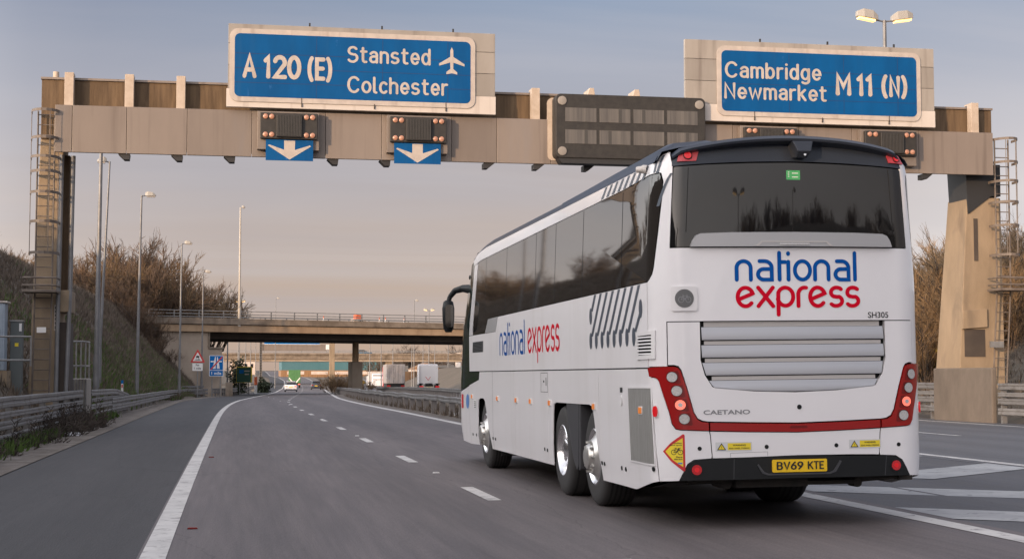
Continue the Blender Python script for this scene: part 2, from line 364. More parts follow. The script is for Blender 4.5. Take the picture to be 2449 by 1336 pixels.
def circ(cx, cz, r, n=24): return [(cx+r*cos(2*pi*i/n), cz+r*sin(2*pi*i/n)) for i in range(n)]

# ------------------------------------------------------------------ ground heights and the lie of the roads
CF = .0125
def zp(Y): return float(np.interp(Y, [-300, 60, 100, 125, 220, 300, 400, 480, 620, 800, 1200], [-.045, -.045, -.12, -.25, -.85, -1.0, -.7, .3, 1.9, 4.5, 6]))
def zr(X, Y): return CF*min(max(X, -6), 8) + zp(Y)
def smoothed(ys, xs, k=12):
    g = np.arange(-150, 1200, 4.0); v = np.interp(g, ys, xs)
    ker = np.hanning(2*k+1); ker /= ker.sum()
    vp = np.concatenate([np.full(k, v[0]), v, np.full(k, v[-1])]); v2 = np.convolve(vp, ker, 'valid')
    return lambda Y: float(np.interp(Y, g, v2))
XL = smoothed([-150, 20, 60, 74, 90, 107, 123, 150, 222, 300, 390, 460, 527, 585, 700, 1200], [-.62, -.60, -.43, -.26, .1, .9, 1.8, 3.2, 6.4, 9.8, 13.3, 15.6, 16.1, 14.6, 16, 18], 5)
XR = smoothed([-150, 60, 79, 102, 136, 222, 335, 455, 527, 600, 680, 1200], [6.58, 6.52, 6.55, 6.95, 8.8, 13.6, 19.3, 23.6, 25.2, 25.3, 24, 28], 5)
XS = smoothed([-150, 20, 50, 100, 120, 146, 222, 390, 527, 585, 700, 1200], [-3.45, -3.4, -3.2, -3.0, -1.9, -.05, 3.2, 10, 12.6, 11, 12, 14], 4)
RL = smoothed([-150, 40, 92, 150, 200, 330, 700, 1200], [11.8, 11.85, 13.4, 16.2, 19, 25, 40, 60], 6)
RR = smoothed([-150, 40, 92, 150, 200, 330, 700, 1200], [20.8, 20.8, 22.2, 24.6, 27.4, 34, 50, 70], 6)
def foot(Y): return min(float(np.interp(Y, [-300, 50, 60, 82, 111, 130, 150], [-4.95, -4.95, -4.9, -4.4, -3.5, -2.9, -2.4])), XS(Y)-1.0)
def zbank(X, Y):
    f = foot(Y)
    if X < f:
        d = f-X
        z = min(d*1.06, 7.9 + max(0, d-7.45)*.24)
        z = min(z, float(np.interp(Y, [-90, 42, 58], [6.9, 6.9, 11.5])))  # unseen near bank: height shaped to shade the coach yet clear the gantry leg
        if Y > 155: z = min(z, max(0, 6.4*(1-(Y-155)/120)))
        return z
    if X > 23.6 and -100 < Y:
        d = X-23.6-max(0, RR(Y)-20.8)
        if d > 0: return min(d*.42, 4.2)
    return 0
def zg(X, Y): return zr(X, Y) + zbank(X, Y)

def strip(name, fl, fr, ys, mt, lift, nx=6, parent=None):
    b = MB(); n = nx+1; vs = []
    for Y in ys:
        a, c = fl(Y), fr(Y)
        for i in range(n):
            X = a+(c-a)*i/nx; vs.append((X, Y, zr(X, Y)+lift))
    b.add(vs, [(j*n+i, j*n+i+1, (j+1)*n+i+1, (j+1)*n+i) for j in range(len(ys)-1) for i in range(nx)])
    return b.build(name, mt, parent, fix=False)
YS = list(np.concatenate([np.arange(-120, 0, 20), np.arange(0, 200, 3), np.arange(200, 760, 8)]))
# terrain sheet
gx = np.unique(np.concatenate([[-2500, -1200, -600, -300, -150, -90, -60], np.arange(-45, -2, .9), np.arange(-2, 22, 2.0), np.arange(22, 48, .9), [55, 70, 90, 120, 180, 300, 600, 1200, 2500]]))
gy = np.unique(np.concatenate([[-2500, -1000, -400, -200], np.arange(-120, 0, 6), np.arange(0, 180, 2.0), np.arange(180, 420, 8), np.arange(420, 900, 25), [1200, 1800, 3000, 5000]]))
b = MB(); vs = []
for Y in gy:
    for X in gx:
        z = zg(X, Y)
        on = foot(Y)-.25 < X < RR(Y)+2
        z -= .12 if on else 0.0
        if not on and (X < foot(Y)-.6): z += .16*(random.random()-.5)*min(1, (foot(Y)-X)/2)
        vs.append((X, Y, z))
n = len(gx)
b.add(vs, [(j*n+i, j*n+i+1, (j+1)*n+i+1, (j+1)*n+i) for j in range(len(gy)-1) for i in range(n-1)])
S_(b.build('ground', 'earth', fix=False, smooth=60))
road = S_(strip('road', lambda Y: XL(Y)-.13, lambda Y: XR(Y)+.30, YS, 'asphalt', 0))
S_(strip('hard_shoulder', XS, lambda Y: XL(Y)-.13, YS, 'shoulder_asphalt', -.002, 3))
ysg = [y for y in YS if y < 47]
S_(strip('gore_pavement', lambda Y: XR(Y)+.30, lambda Y: RL(Y)-.35, ysg, 'gore_asphalt', -.004, 4))
S_(strip('right_carriageway', lambda Y: RL(Y)-.35, lambda Y: RR(Y)+1.2, YS, 'right_asphalt', 0.0, 5))
S_(strip('verge', lambda Y: XR(Y)+.3, lambda Y: min(XR(Y)+3, RL(Y)-.4), [y for y in YS if y >= 45], 'verge_dirt', -.03, 3))
S_(strip('shoulder_edge', lambda Y: XS(Y)-1.15, XS, [y for y in YS if y < 150], 'verge_dirt', .010, 3))

def line(mb, f, w0, ys):
    vs = []
    for Y in ys:
        X = f(Y)
        for dx in (-w0/2, w0/2): vs.append((X+dx, Y, zr(X+dx, Y)+.005))
    mb.add(vs, [(2*i, 2*i+1, 2*i+3, 2*i+2) for i in range(len(ys)-1)])
b = MB(); line(b, XL, .21, YS); b.build('edge_line', 'road_paint', road, fix=False)
b = MB(); line(b, lambda Y: XR(Y)+.02, .24, YS); b.build('edge_line', 'road_paint', road, fix=False)
def XC(Y): return 2.98 if Y < 62 else 2.98*(1-min(1, (Y-62)/40)) + (XL(Y)+XR(Y))/2*min(1, (Y-62)/40)
b = MB()
for k in range(-3, 70):
    y0 = 17.5+7.95*k
    b.mi = 0
    line(b, XC, .16, [y0, y0+1.0, y0+2.15])
b.build('centre_dashes', 'road_paint', road, fix=False)
b = MB(); line(b, RL, .22, YS); line(b, lambda Y: RR(Y)+.0, .2, YS)
for k in range(-3, 40): line(b, lambda Y: (RL(Y)+RR(Y))/2, .15, [6+9*k, 8+9*k, 10+9*k])
b.build('edge_line', 'road_paint', road, fix=False)
b = MB()
for k in range(-3, 8):                                   # broad worn chevrons between the two roads
    y0 = 15.6+k*3.6
    xa, xm, xb = XR(20)+.30, 9.15, 11.6
    for p in ([(xa, y0+1.95), (xm, y0), (xm, y0+1.35), (xa, y0+3.3)], [(xm, y0), (xb, y0+1.95), (xb, y0+3.3), (xm, y0+1.35)]):
        b.add([(x, y, zr(x, y)+.003) for x, y in p], [(0, 1, 2, 3)])
b.build('chevron_markings', 'worn_paint', road, fix=False)
def stud(x, y, m):
    b = MB(); b.prism([(-.05, 0), (.05, 0), (.04, .015), (-.04, .015)], -.035, .035); b.build('road_stud', m, road, loc=(x, y, zr(x, y)+.002))
for k in range(8): stud(2.98, 22.6+14.4*k, 'sign_white_clean')
stud(-.34, 15.2, 'dark_red'); stud(-.32, 28.5, 'dark_red')

# ------------------------------------------------------------------ the coach
coach = thing('coach', (5.175, 13.72, CF*5.175), 'white long distance motor coach with blue and red lettering driving in the second lane', 'coach', rot=(0, -.0125, 0))
RC, RF, BUL = .30, .60, .05
WZ = [(.2, 1.305), (.55, 1.327), (2.2, 1.327), (3.2, 1.282), (3.34, 1.262), (3.42, 1.20), (3.48, 1.10)]
YF = [(.2, 12.55), (.5, 12.75), (1.1, 12.8), (1.5, 12.72), (2.2, 12.4), (3.0, 11.85), (3.3, 11.6), (3.5, 11.2)]
def wz(z): return float(np.interp(z, [a for a, _ in WZ], [c for _, c in WZ]))
def yf(z): return float(np.interp(z, [a for a, _ in YF], [c for _, c in YF]))
def rear_map(s, z):                       # s runs along the plan outline from the middle of the tail, left positive
    W = wz(z); hw = W-RC; a = abs(s); g = -1 if s > 0 else 1
    if a <= hw: x, y = a, -BUL*(1-(a/hw)**2); nx, ny = 0, -1
    elif a <= hw+RC*pi/2:
        t = (a-hw)/RC; x, y = hw+RC*sin(t), RC*(1-cos(t)); nx, ny = sin(t), -cos(t)
    else: x, y = W, RC+a-hw-RC*pi/2; nx, ny = 1, 0
    return Vector((g*x, y, z)), Vector((g*nx, ny, 0))
def side_map(sg):
    def f(y, z):
        W = wz(z); F = yf(z)
        if y < RC:
            u = (RC-max(y, 0))/RC; x = W-RC+RC*math.sqrt(max(0, 1-u*u)); n = (math.sqrt(max(0, 1-u*u)), -u)
        elif y > F-RF:
            u = min(1, (y-F+RF)/RF); x = W-RF+RF*math.sqrt(max(0, 1-u*u)); n = (math.sqrt(max(0, 1-u*u)), u)
        else: x = W; n = (1, 0)
        return Vector((sg*x, y, z)), Vector((sg*n[0], n[1], 0))
    return f
LEFT, RIGHT = side_map(-1), side_map(1)
def front_map(x, z):
    W = wz(z); F = yf(z); a = abs(x); hw = W-RF
    if a <= hw: return Vector((x, F+.0, z)), Vector((0, 1, .25))
    u = min(1, (a-hw)/RF); return Vector((x, F-RF+RF*math.sqrt(max(0, 1-u*u)), z)), Vector((math.copysign(u, x), math.sqrt(max(0, 1-u*u)), 0))
ZC = [.3, .55, .9, 1.3, 1.8, 2.2, 2.7, 3.2, 3.34, 3.42]
SC_R = [i*.13 for i in range(-8, 9)] + [g*(1.03+RC*R(k)) for g in (-1, 1) for k in range(0, 91, 9)]
SC_S = [0, .01, .03, .06, .09, .13, .17, .21, .25, .30] + [11+.12*i for i in range(16)]
def patch(name, mt, loops, mp, off=.0, th=.012, parent=None, us=(), zs=ZC, smooth=True):
    bm = bmesh.new(); ed = []
    for lp in loops:
        vs = [bm.verts.new((p[0], p[1], 0)) for p in lp]
        for i in range(len(vs)): ed.append(bm.edges.new((vs[i], vs[(i+1) % len(vs)])))
    bmesh.ops.triangle_fill(bm, use_beauty=True, edges=ed, normal=(0, 0, 1))
    us_, zs_ = [p[0] for p in loops[0]], [p[1] for p in loops[0]]
    for ax, cuts, lo, hi in ((0, us, min(us_), max(us_)), (1, zs, min(zs_), max(zs_))):
        for c in cuts:
            if lo+1e-4 < c < hi-1e-4:
                g = list(bm.verts)+list(bm.edges)+list(bm.faces)
                bmesh.ops.bisect_plane(bm, geom=g, plane_co=(c, 0, 0) if ax == 0 else (0, c, 0), plane_no=(1, 0, 0) if ax == 0 else (0, 1, 0), dist=1e-5)
    bm.verts.ensure_lookup_table(); bm.verts.index_update()
    V, Fc = [], []; info = []
    for v in bm.verts:
        p, nn = mp(v.co.x, v.co.y); nn = nn.normalized(); info.append((p, nn)); V.append(p+nn*off)
    faces = [[v.index for v in f.verts] for f in bm.faces]
    f0 = max(bm.faces, key=lambda f: f.calc_area()); a = [v.index for v in f0.verts]
    nrm = (V[a[1]]-V[a[0]]).cross(V[a[2]]-V[a[0]])
    flip = nrm.dot(info[a[0]][1]) < 0
    for f in bm.faces:
        q = [v.index for v in f.verts]
        if f.normal.z*f0.normal.z < 0: q = q[::-1]
        Fc.append(q[::-1] if flip else q)
    sm = [smooth]*len(Fc)
    if th:
        for e in [e for e in bm.edges if len(e.link_faces) == 1]:
            i, j = e.verts[0].index, e.verts[1].index
            q = Fc[[f.index for f in bm.faces].index(e.link_faces[0].index)] if False else None
            k = len(V); V += [info[i][0]+info[i][1]*off, info[j][0]+info[j][1]*off, info[j][0]+info[j][1]*(off-th), info[i][0]+info[i][1]*(off-th)]
            Fc.append([k, k+1, k+2, k+3]); sm.append(False)
    bm.free()
    me = bpy.data.meshes.new(name); me.from_pydata([tuple(v) for v in V], [], Fc); me.polygons.foreach_set('use_smooth', sm)
    return link(name, me, parent or coach, [mt])
def mir(pts): return [(-a, c) for a, c in pts][::-1]
def rp(name, mt, loops, **k): return patch(name, mt, loops, rear_map, us=SC_R, **k)
def sp(name, mt, loops, side=-1, **k): return patch(name, mt, loops, LEFT if side < 0 else RIGHT, us=SC_S, **k)

# dark inner shell, seen only in the gaps between panels
b = MB(); prev = None
zs = [1.10, 1.3, 1.8, 2.2, 2.7, 3.2, 3.34]
ring = []
for z in zs:
    W, F = wz(z)-.035, yf(z)-.05; pts = []
    for k in range(0, 10): t = R(k*10); pts.append((-(W-RC)-RC*sin(pi/2-t)*1.0, RC-RC*cos(pi/2-t)+.03))
    pts = [(-(W-RC)-RC*cos(R(k*10)), RC-RC*sin(R(k*10))+.035) for k in range(0, 10)]
    pts += [((W-RC)+RC*sin(R(k*10)), RC-RC*cos(R(k*10))+.035) for k in range(0, 10)]
    pts += [((W-RF)+RF*cos(R(k*10)), F-RF+RF*sin(R(k*10))) for k in range(0, 10)]
    pts += [(-(W-RF)-RF*sin(R(k*10)), F-RF+RF*cos(R(k*10))) for k in range(0, 10)]
    ring.append([(x, y, z) for x, y in pts])
n = len(ring[0])
for r_ in ring: b.v += r_
for j in range(len(zs)-1):
    for i in range(n):
        x, y, z = ring[j][i]
        if zs[j] < 1.05 and (2.1 < y < 4.7 or 9.1 < y < 10.4): continue
        b.f.append([j*n+i, j*n+(i+1) % n, (j+1)*n+(i+1) % n, (j+1)*n+i]); b.m.append(0)
b.f.append(list(range((len(zs)-1)*n, len(zs)*n))); b.m.append(0)
b.box(-1.24, 1.24, .10, .6, .44, 1.09); b.box(-1.27, -.9, 4.98, 9.08, .35, 1.09); b.box(.9, 1.27, 4.98, 9.08, .35, 1.09); b.box(-1.27, -.9, .6, 2.08, .35, 1.09); b.box(.9, 1.27, .6, 2.08, .35, 1.09)
b.build('body_frame', 'seam_black', coach, smooth=30)

# tail: upper panel with pillars, window, silver spoiler
wt = [(-1.11, 3.285), (-.8, 3.305), (-.4, 3.32), (0, 3.327), (.4, 3.32), (.8, 3.305), (1.11, 3.285)]
def s_at(y, z): hw = wz(z)-RC; return hw+RC*math.acos(1-min(y, RC)/RC)
up = [(s_at(.25, 1.45), 1.445), (s_at(.25, 2.2), 2.232)] + [(s_at(y-.010, z), z) for y, z in ((.225, 2.252), (.185, 2.30), (.168, 2.36), (.133, 2.67), (.104, 3.02), (.098, 3.16), (.12, 3.24))] + [(s_at(.17, 3.26), 3.262), (s_at(.2, 3.34), 3.335), (s_at(.19, 3.38), 3.40), (1.20, 3.44), (1.165, 3.44), (1.128, 3.30), (1.172, 2.532)]
rp('rear_panel', 'white_paint', [up + mir(up) + [(-1.216, 1.445), (-1.216, 1.857), (1.216, 1.857), (1.216, 1.445)]])
rp('rear_window', 'tinted_glass', [[(1.166, 2.541), (1.118, 3.278)] + wt[::-1] + [(-1.118, 3.278), (-1.166, 2.541)]], off=.002)
sil = [(.985, 2.542), (.965, 2.60), (.935, 2.645), (.89, 2.663), (.6, 2.672), (0, 2.676)]
o = rp('rear_spoiler', 'silver_trim', [sil + mir(sil[:-1])], off=.045, th=.045)
rp('recess', 'slat_inner', [[(.38, 2.546), (.345, 2.572), (.32, 2.592), (-.32, 2.592), (-.345, 2.572), (-.38, 2.546), (-.35, 2.546), (-.325, 2.566), (-.31, 2.580), (.31, 2.580), (.325, 2.566), (.35, 2.546)]], off=.050, th=.006, parent=o)
rp('handle', 'chrome', [rrect(-.145, .145, 2.556, 2.57, .006)], off=.054, th=.01, parent=o)
for g in (-1, 1):   # fine heating lines at the ends of the window
    rp('window_line', 'seam_black', [[(g*1.02, 2.68), (g*.985, 3.28), (g*.979, 3.28), (g*1.013, 2.68)]], off=.0035, th=0)
o = rp('window_sticker', 'sticker_green', [rrect(-.085, .05, 3.168, 3.256, .006)], off=.005, th=.003)
for a0, a1, z0 in ((-.065, -.005, 3.226), (-.065, -.005, 3.19), (.02, .035, 3.235), (.02, .035, 3.215), (.02, .035, 3.195)):
    rp('print', 'sign_white_clean', [rrect(a0, a1, z0, z0+.007, .002)], off=.0065, th=0, parent=o)
# engine cover with louvred grille
gr = [(.899, 1.848), (.905, 1.50), (.868, 1.36), (.80, 1.252), (.77, 1.238), (.4, 1.205), (0, 1.192)]
ec = [(1.204, 1.848), (1.204, 1.458), (1.15, 1.458), (1.108, 1.446), (1.082, 1.41), (1.034, 1.252), (.972, 1.022), (.938, .965), (.895, .944), (.84, .936), (.441, .924), (0, .914)]
cover = rp('engine_cover', 'white_paint', [ec[1:] + mir(ec[:-1])[0:] + [(-.93, 1.848), (-.902, 1.846), (-.902, 1.848)][:0] + [(-.905, 1.848)] + mir(gr)[-1:][:0] + [(-x, z) for x, z in gr[1:]] + gr[1:-1][::-1] + [(.905, 1.848), (1.204, 1.848)]], off=.004, th=.05)
slat_rows = [(1.80, 1.682), (1.634, 1.521), (1.472, 1.357), (1.308, 1.19)]
def ghw(z): return float(np.interp(z, [1.19, 1.238, 1.252, 1.36, 1.50, 1.848], [.60, .765, .80, .868, .903, .899]))-.012
for i, (zt, zb) in enumerate(slat_rows):
    b = MB(); K = 14; prof = []
    for k in range(K+1):
        u = -1+2*k/K
        row = []
        for (z, off) in ((zt, -.014), (zt-.35*(zt-zb), -.006), (zb+.012, .006), (zb, .003), (zb-.001, -.016)):
            s = u*ghw(z if i < 3 or z > 1.25 else 1.25)
            if i == 3 and z <= zb+.013: z = 1.202+.036*abs(u)**2 + (z-zb)
            p, nn = rear_map(s, z); row.append(p+nn*off)
        prof.append(row)
    for row in prof: b.v += [tuple(p) for p in row]
    for k in range(K):
        for j in range(4): b.f.append([k*5+j, k*5+j+1, (k+1)*5+j+1, (k+1)*5+j]); b.m.append(0)
    b.build('louvre', 'slat_silver', cover, smooth=35)
    if i < 3:
        zi = slat_rows[i+1][0]; h = ghw(zi)-.025
        rp('louvre_back', 'slat_inner', [[(h, zi+.004), (h, zb-.010), (-h, zb-.010), (-h, zi+.004)]], off=-.012, th=0, parent=cover)
rp('louvre_back', 'slat_inner', [[(.86, 1.802), (.86, 1.85), (-.86, 1.85), (-.86, 1.802)]], off=-.028, th=0, parent=cover)
rp('panel_lock', 'black_plastic', [circ(-.025, 1.056, .022)], off=.009, th=.006, parent=cover)
# tail lamps wrapping round the corners and the red strip between them
def lamp(g):
    red = [(1.45, 1.432), (1.36, 1.438), (1.21, 1.441), (1.15, 1.440), (1.115, 1.43), (1.09, 1.40), (1.045, 1.252), (.984, 1.022), (.948, .955), (.905, .932), (.846, .926), (.842, .853), (1.10, .866), (1.14, .874), (1.172, .92), (1.195, 1.02), (1.292, 1.305), (1.315, 1.336), (1.345, 1.348), (1.42, 1.352)]
    q = [(g*a, z) for a, z in red]
    o = rp('tail_lamp', 'red_lamp', [q], off=.016, th=.03)
    for i, (s, z) in enumerate(((1.167, 1.346), (1.128, 1.219), (1.10, 1.091), (1.067, .962))):
        pk = [(s+.052, z+.03), (s+.03, z+.052), (s-.05, z+.054), (s-.062, z+.02), (s-.075, z-.052), (s-.06, z-.06), (s+.01, z-.052), (s+.045, z-.03)]
        pk = [(max(a, 0), c) for a, c in pk]
        rp('pocket_shade', 'dark_red', [[(g*a, c) for a, c in pk]], off=.0185, th=.002, parent=o)  # raised patch, not sunk: the recess shade is in its darker red
        lens = rp('lens_bezel', 'black_plastic', [circ(g*s, z, .0485, 28)], off=.022, th=.006, parent=o)
        if i == 2:
            rp('lens', 'lens_lit', [circ(g*s, z, .045, 28)], off=.026, th=.004, parent=o)
            rp('lens_core', 'lens_grey', [circ(g*s, z, .021, 20)], off=.029, th=.003, parent=o)
        else: rp('lens', 'lens_grey', [circ(g*s, z, .045, 28)], off=.026, th=.004, parent=o)
lamp(1); lamp(-1)
st = [(.828, .924), (.441, .912), (0, .902)]; sb = [(.828, .853), (.441, .838), (0, .828)]
strip_ = rp('red_strip', 'red_lamp', [st + mir(st[:-1]) + [(-a, c) for a, c in sb[:-1]] + sb[::-1]], off=.014, th=.028)
rp('recess', 'dark_red', [[(.075, .862), (.065, .885), (-.09, .885), (-.1, .862)]], off=.0155, th=0, parent=strip_)  # flat patch, the shade of a recess put into its colour
# bumpers
def bumper_corner(g):
    p = [(1.41, 1.343), (1.345, 1.338), (1.32, 1.325), (1.300, 1.30), (1.203, 1.015), (1.18, .915), (1.146, .866), (1.10, .857), (.840, .845), (.832, .81), (.818, .62), (.822, .600), (.985, .590), (1.046, .552), (1.122, .40), (1.309, .392), (1.345, .70), (1.385, 1.15)]
    return rp('bumper_corner', 'white_paint', [[(g*a, z) for a, z in p]], off=.006)
for g in (1, -1):
    o = bumper_corner(g)
    rp('parking_sensor', 'black_plastic', [circ(g*.93 if g > 0 else -1.015, .690, .019)], off=.010, th=.004, parent=o)
tp = [(.829, .843), (.441, .830), (0, .820)]
cb_ = rp('bumper_centre', 'white_paint', [tp + mir(tp[:-1]) + [(-.822, .81), (-.808, .603), (-.55, .610), (0, .614), (.45, .604), (.808, .600), (.822, .81)]], off=.006)
for s in (.30, -.38): rp('parking_sensor', 'black_plastic', [circ(s, .696, .019)], off=.010, th=.004, parent=cb_)
rp('tow_cover_seam', 'badge_grey', [[(.645, .604), (.645, .645), (.29, .652), (.29, .611), (.293, .611), (.293, .649), (.642, .642), (.642, .604)]], off=.0075, th=0, parent=cb_)
bb = [(1.112, .402), (1.04, .548), (.98, .584), (.92, .590), (.527, .597), (0, .607)]
bl = [(1.112, .402), (.6, .402), (0, .407)]
bb_o = rp('lower_bumper', 'black_plastic', [bb + mir(bb[:-1]) + [(-a, c) for a, c in bl[1:-1]] + bl[1:][::-1]], off=.028, th=.05)
rp('plate_recess', 'seam_black', [[(.41, .594), (.40, .54), (.34, .465), (.30, .45), (-.30, .45), (-.34, .465), (-.405, .54), (-.42, .594)]], off=.0285, th=0, parent=bb_o)
rp('plate_sill', 'grey_panel', [[(.40, .53), (.355, .455), (.30, .436), (-.30, .436), (-.36, .455), (-.42, .55), (-.40, .56), (-.335, .468), (-.295, .452), (.295, .452), (.335, .468), (.39, .54)]], off=.036, th=.01, parent=bb_o)
for s in (.62, -.86): rp('panel_joint', 'grey_panel', [[(s, .408), (s+.006, .408), (s-.012*(s < 0), .592), (s-.006-.012*(s < 0), .592)]], off=.0292, th=0, parent=bb_o)
for s in (.968, -.972):
    o = rp('fog_lamp', 'black_plastic', [circ(s, .497, .062)], off=.033, th=.01)
    rp('lens', 'fog_red', [circ(s, .498, .046)], off=.040, th=.012, parent=o); rp('lens_core', 'marker_red_lit', [circ(s, .498, .022)], off=.044, th=.005, parent=o)
pl = rp('number_plate', 'plate_yellow', [rrect(-.268, .262, .462, .577, .012)], off=.044, th=.012)
def on_rear(off): return lambda a, c: (lambda p, nn: p+nn*off)(*rear_map(-a, c))
# writing and stickers on the tail
def arc(cx, cz, rx, rz, a0, a1, n=14): return [(cx+rx*cos(R(a0+(a1-a0)*i/n)), cz+rz*sin(R(a0+(a1-a0)*i/n))) for i in range(n+1)]
r_ = .36
GL = {
 'n': (1.08, [[(0, 0), (0, .62)] + arc(r_, .62, r_, r_, 180, 0)[1:] + [(2*r_, 0)]]),
 'a': (1.07, [[(.1, .98), (.36, .98)] + arc(.36, .62, r_, r_, 90, 0)[1:] + [(2*r_, 0.0), (.31, 0)] + arc(.31, .28, .30, .28, 270, 90)[1:] + [(2*r_, .56)]]),
 't': (.50, [[(0.05, 0), (.05, 1.42)], [(.05, .93), (.36, .93)]]),
 'i': (.36, [[(0.02, 0), (.02, .95)], [(.02, 1.36), (.02, 1.40)]]),
 'o': (1.06, [arc(.40, .49, .40, .49, 90, 450, 28)]),
 'l': (.3, [[(0, 0), (0, 1.42)]]),
 'e': (1.02, [[(.06, .36), (.74, .66)] + arc(.40, .49, .39, .49, 22, 180, 14)[0:] + arc(.40, .49, .39, .49, 180, 318, 12)[1:]]),
 'x': (1.03, [[(.02, 0), (.76, .98)], [(.02, .98), (.76, 0)]]),
 'p': (1.02, [[(0, -.45), (0, .62)] + arc(.36, .5, .40, .48, 165, -165, 26)[1:]]),
 'r': (.60, [[(0, 0), (0, .66)] + arc(.34, .62, .34, .36, 180, 78, 8)[1:]]),
 's': (.86, [arc(.38, .73, .30, .25, 40, 180, 8) + arc(.36, .70, .28, .22, 190, 240, 4) + [(.38, .48)] + arc(.36, .26, .30, .26, 60, -40, 8) + arc(.34, .26, .32, .26, -60, -140, 8)])}
def ribbon(mb, pts, wd, put, k):
    P = [Vector((p[0], p[1])) for p in pts]
    for i in range(len(P)):
        pass
    Lf, Rt = [], []
    for i, p in enumerate(P):
        d1 = (P[i]-P[i-1]).normalized() if i > 0 else None
        d2 = (P[i+1]-P[i]).normalized() if i < len(P)-1 else None
        d = (d1+d2).normalized() if d1 and d2 and (d1+d2).length > .2 else (d2 or d1)
        nn = Vector((-d.y, d.x)); s = wd/2
        if d1 and d2: s /= max(.55, nn.dot(Vector((-d1.y, d1.x))))
        Lf.append(p+nn*s); Rt.append(p-nn*s)
    d = (P[-1]-P[-2]).normalized(); a0 = atan2(-d.x, d.y)
    e1 = [P[-1]+Vector((cos(a0+pi-pi*i/8+pi), sin(a0+pi-pi*i/8+pi)))*wd/2 for i in range(1, 8)]
    a0 = atan2(d.x, -d.y) if False else 0
    n = len(P)
    mb.add([put(v.x, v.y, k) for v in Lf+Rt], [(i, i+1, n+i+1, n+i) for i in range(n-1)])
    for q in (P[0], P[-1]):
        c = [(q.x+wd/2*cos(2*pi*i/14), q.y+wd/2*sin(2*pi*i/14)) for i in range(14)]
        mb.add([put(x, y, k+(1 if q is P[0] else 2)) for x, y in c], [tuple(range(14))])
def logo(word, x0, x1, zbase, xh, fmap, off, wd=.205, step=.0003):
    adv = sum(GL[c][0] for c in word[:-1]); last = max(p[0] for st_ in GL[word[-1]][1] for p in st_); tot = adv+last
    mb = MB(); x = 0; k = 0; sx_ = (x1-x0)/tot
    for c in word:
        for st_ in GL[c][1]:
            def put(a, q, kk): p, nn = fmap(x0+(a+x)*sx_, zbase+q*xh); return p+nn*(off+step*kk)
            pts = st_
            if len(st_) == 2:      # long straight strokes follow the bulge
                pts = [(st_[0][0]+(st_[1][0]-st_[0][0])*t/3, st_[0][1]+(st_[1][1]-st_[0][1])*t/3) for t in range(4)]
            ribbon(mb, pts, wd, put, k % 3 * 3); k += 1
        x += GL[c][0]
    return mb
fr = lambda a, c: rear_map(-a, c)
logo('national', -.548, .612, 2.236, .175, fr, .003).build('logo_lettering', 'logo_blue', coach, fix=False)
logo('express', -.545, .640, 1.99, .175, fr, .003).build('logo_lettering', 'logo_red', coach, fix=False)
b = MB(); text_on(b, 'SH305', .735, .945, 1.876, 1.932, on_rear(.003), .012); b.build('fleet_number', 'ink', coach, fix=False)
b = MB(); text_on(b, 'CAETANO', -.888, -.45, .998, 1.04, on_rear(.008), .02); b.build('maker_lettering', 'badge_grey', coach, fix=False)
for s0, s1, z0, z1 in ((.782, .44, .66, .745), (-.508, -.83, .662, .745)):
    o = rp('warning_sticker', 'sticker_clear', [rrect(min(s0, s1), max(s0, s1), z0, z1, .004)], off=.0085, th=.002)
    Lx, wdt = s0, abs(s0-s1)
    rp('yellow_field', 'sticker_yellow', [rrect(Lx-.97*wdt, Lx-.33*wdt, z0+.012, z1-.010, .003)], off=.0095, th=0, parent=o)
    rp('triangle', 'ink', [[(Lx-.035*wdt, z0+.012), (Lx-.29*wdt, z0+.012), (Lx-.1625*wdt, z1-.008)]], off=.0095, th=0, parent=o)
    rp('triangle', 'sticker_yellow', [[(Lx-.075*wdt, z0+.02), (Lx-.25*wdt, z0+.02), (Lx-.1625*wdt, z1-.022)]], off=.0102, th=0, parent=o)
    b = MB(); text_on(b, '!', -Lx+.155*wdt, -Lx+.170*wdt, z0+.025, z1-.035, on_rear(.011), .01)
    text_on(b, 'WARNING', -Lx+.47*wdt, -Lx+.83*wdt, z0+.047, z0+.064, on_rear(.0103), .02); text_on(b, 'REAR WHEEL STEERING', -Lx+.37*wdt, -Lx+.93*wdt, z0+.02, z0+.034, on_rear(.0103), .02)
    b.build('lettering', 'ink', o, fix=False)
# blind spot triangle, pointing left
tri = [(1.268, .668), (1.19, .748), (1.085, .823), (1.072, .823), (1.066, .81), (1.064, .495), (1.07, .486), (1.085, .488), (1.19, .575)]
o = rp('blind_spot_sticker', 'sticker_red', [tri[::-1]], off=.0085, th=.002)
rp('yellow_field', 'sticker_yellow', [[(1.243, .667), (1.18, .728), (1.085, .79), (1.083, .525), (1.175, .59)][::-1]], off=.0095, th=0, parent=o)
b = MB()
for tx, x0, x1, z0 in (('Caution:', -1.175, -1.092, .737), ('Blind spots', -1.20, -1.092, .716), ('Please', -1.145, -1.09, .608), ('take care', -1.165, -1.09, .590)): text_on(b, tx, x0, x1, z0, z0+.016, on_rear(.0105), .02)
for c in ((-1.165, .660), (-1.107, .660)):
    p = arc(c[0], c[1], .022, .022, 0, 360, 18); ribbon(b, p, .005, lambda a, q, k: on_rear(.0105)(a, q), 0)
for p in ([(-1.165, .66), (-1.152, .69), (-1.118, .69), (-1.14, .66), (-1.165, .66)], [(-1.14, .66), (-1.122, .698)], [(-1.107, .66), (-1.118, .695), (-1.105, .70)], [(-1.155, .698), (-1.142, .698)]): ribbon(b, p, .005, lambda a, q, k: on_rear(.0107)(a, q), 0)
b.build('lettering', 'ink', o, fix=False)
rp('print', 'sticker_blue', [rrect(1.09, 1.13, .552, .566, .002)], off=.0102, th=0, parent=o)
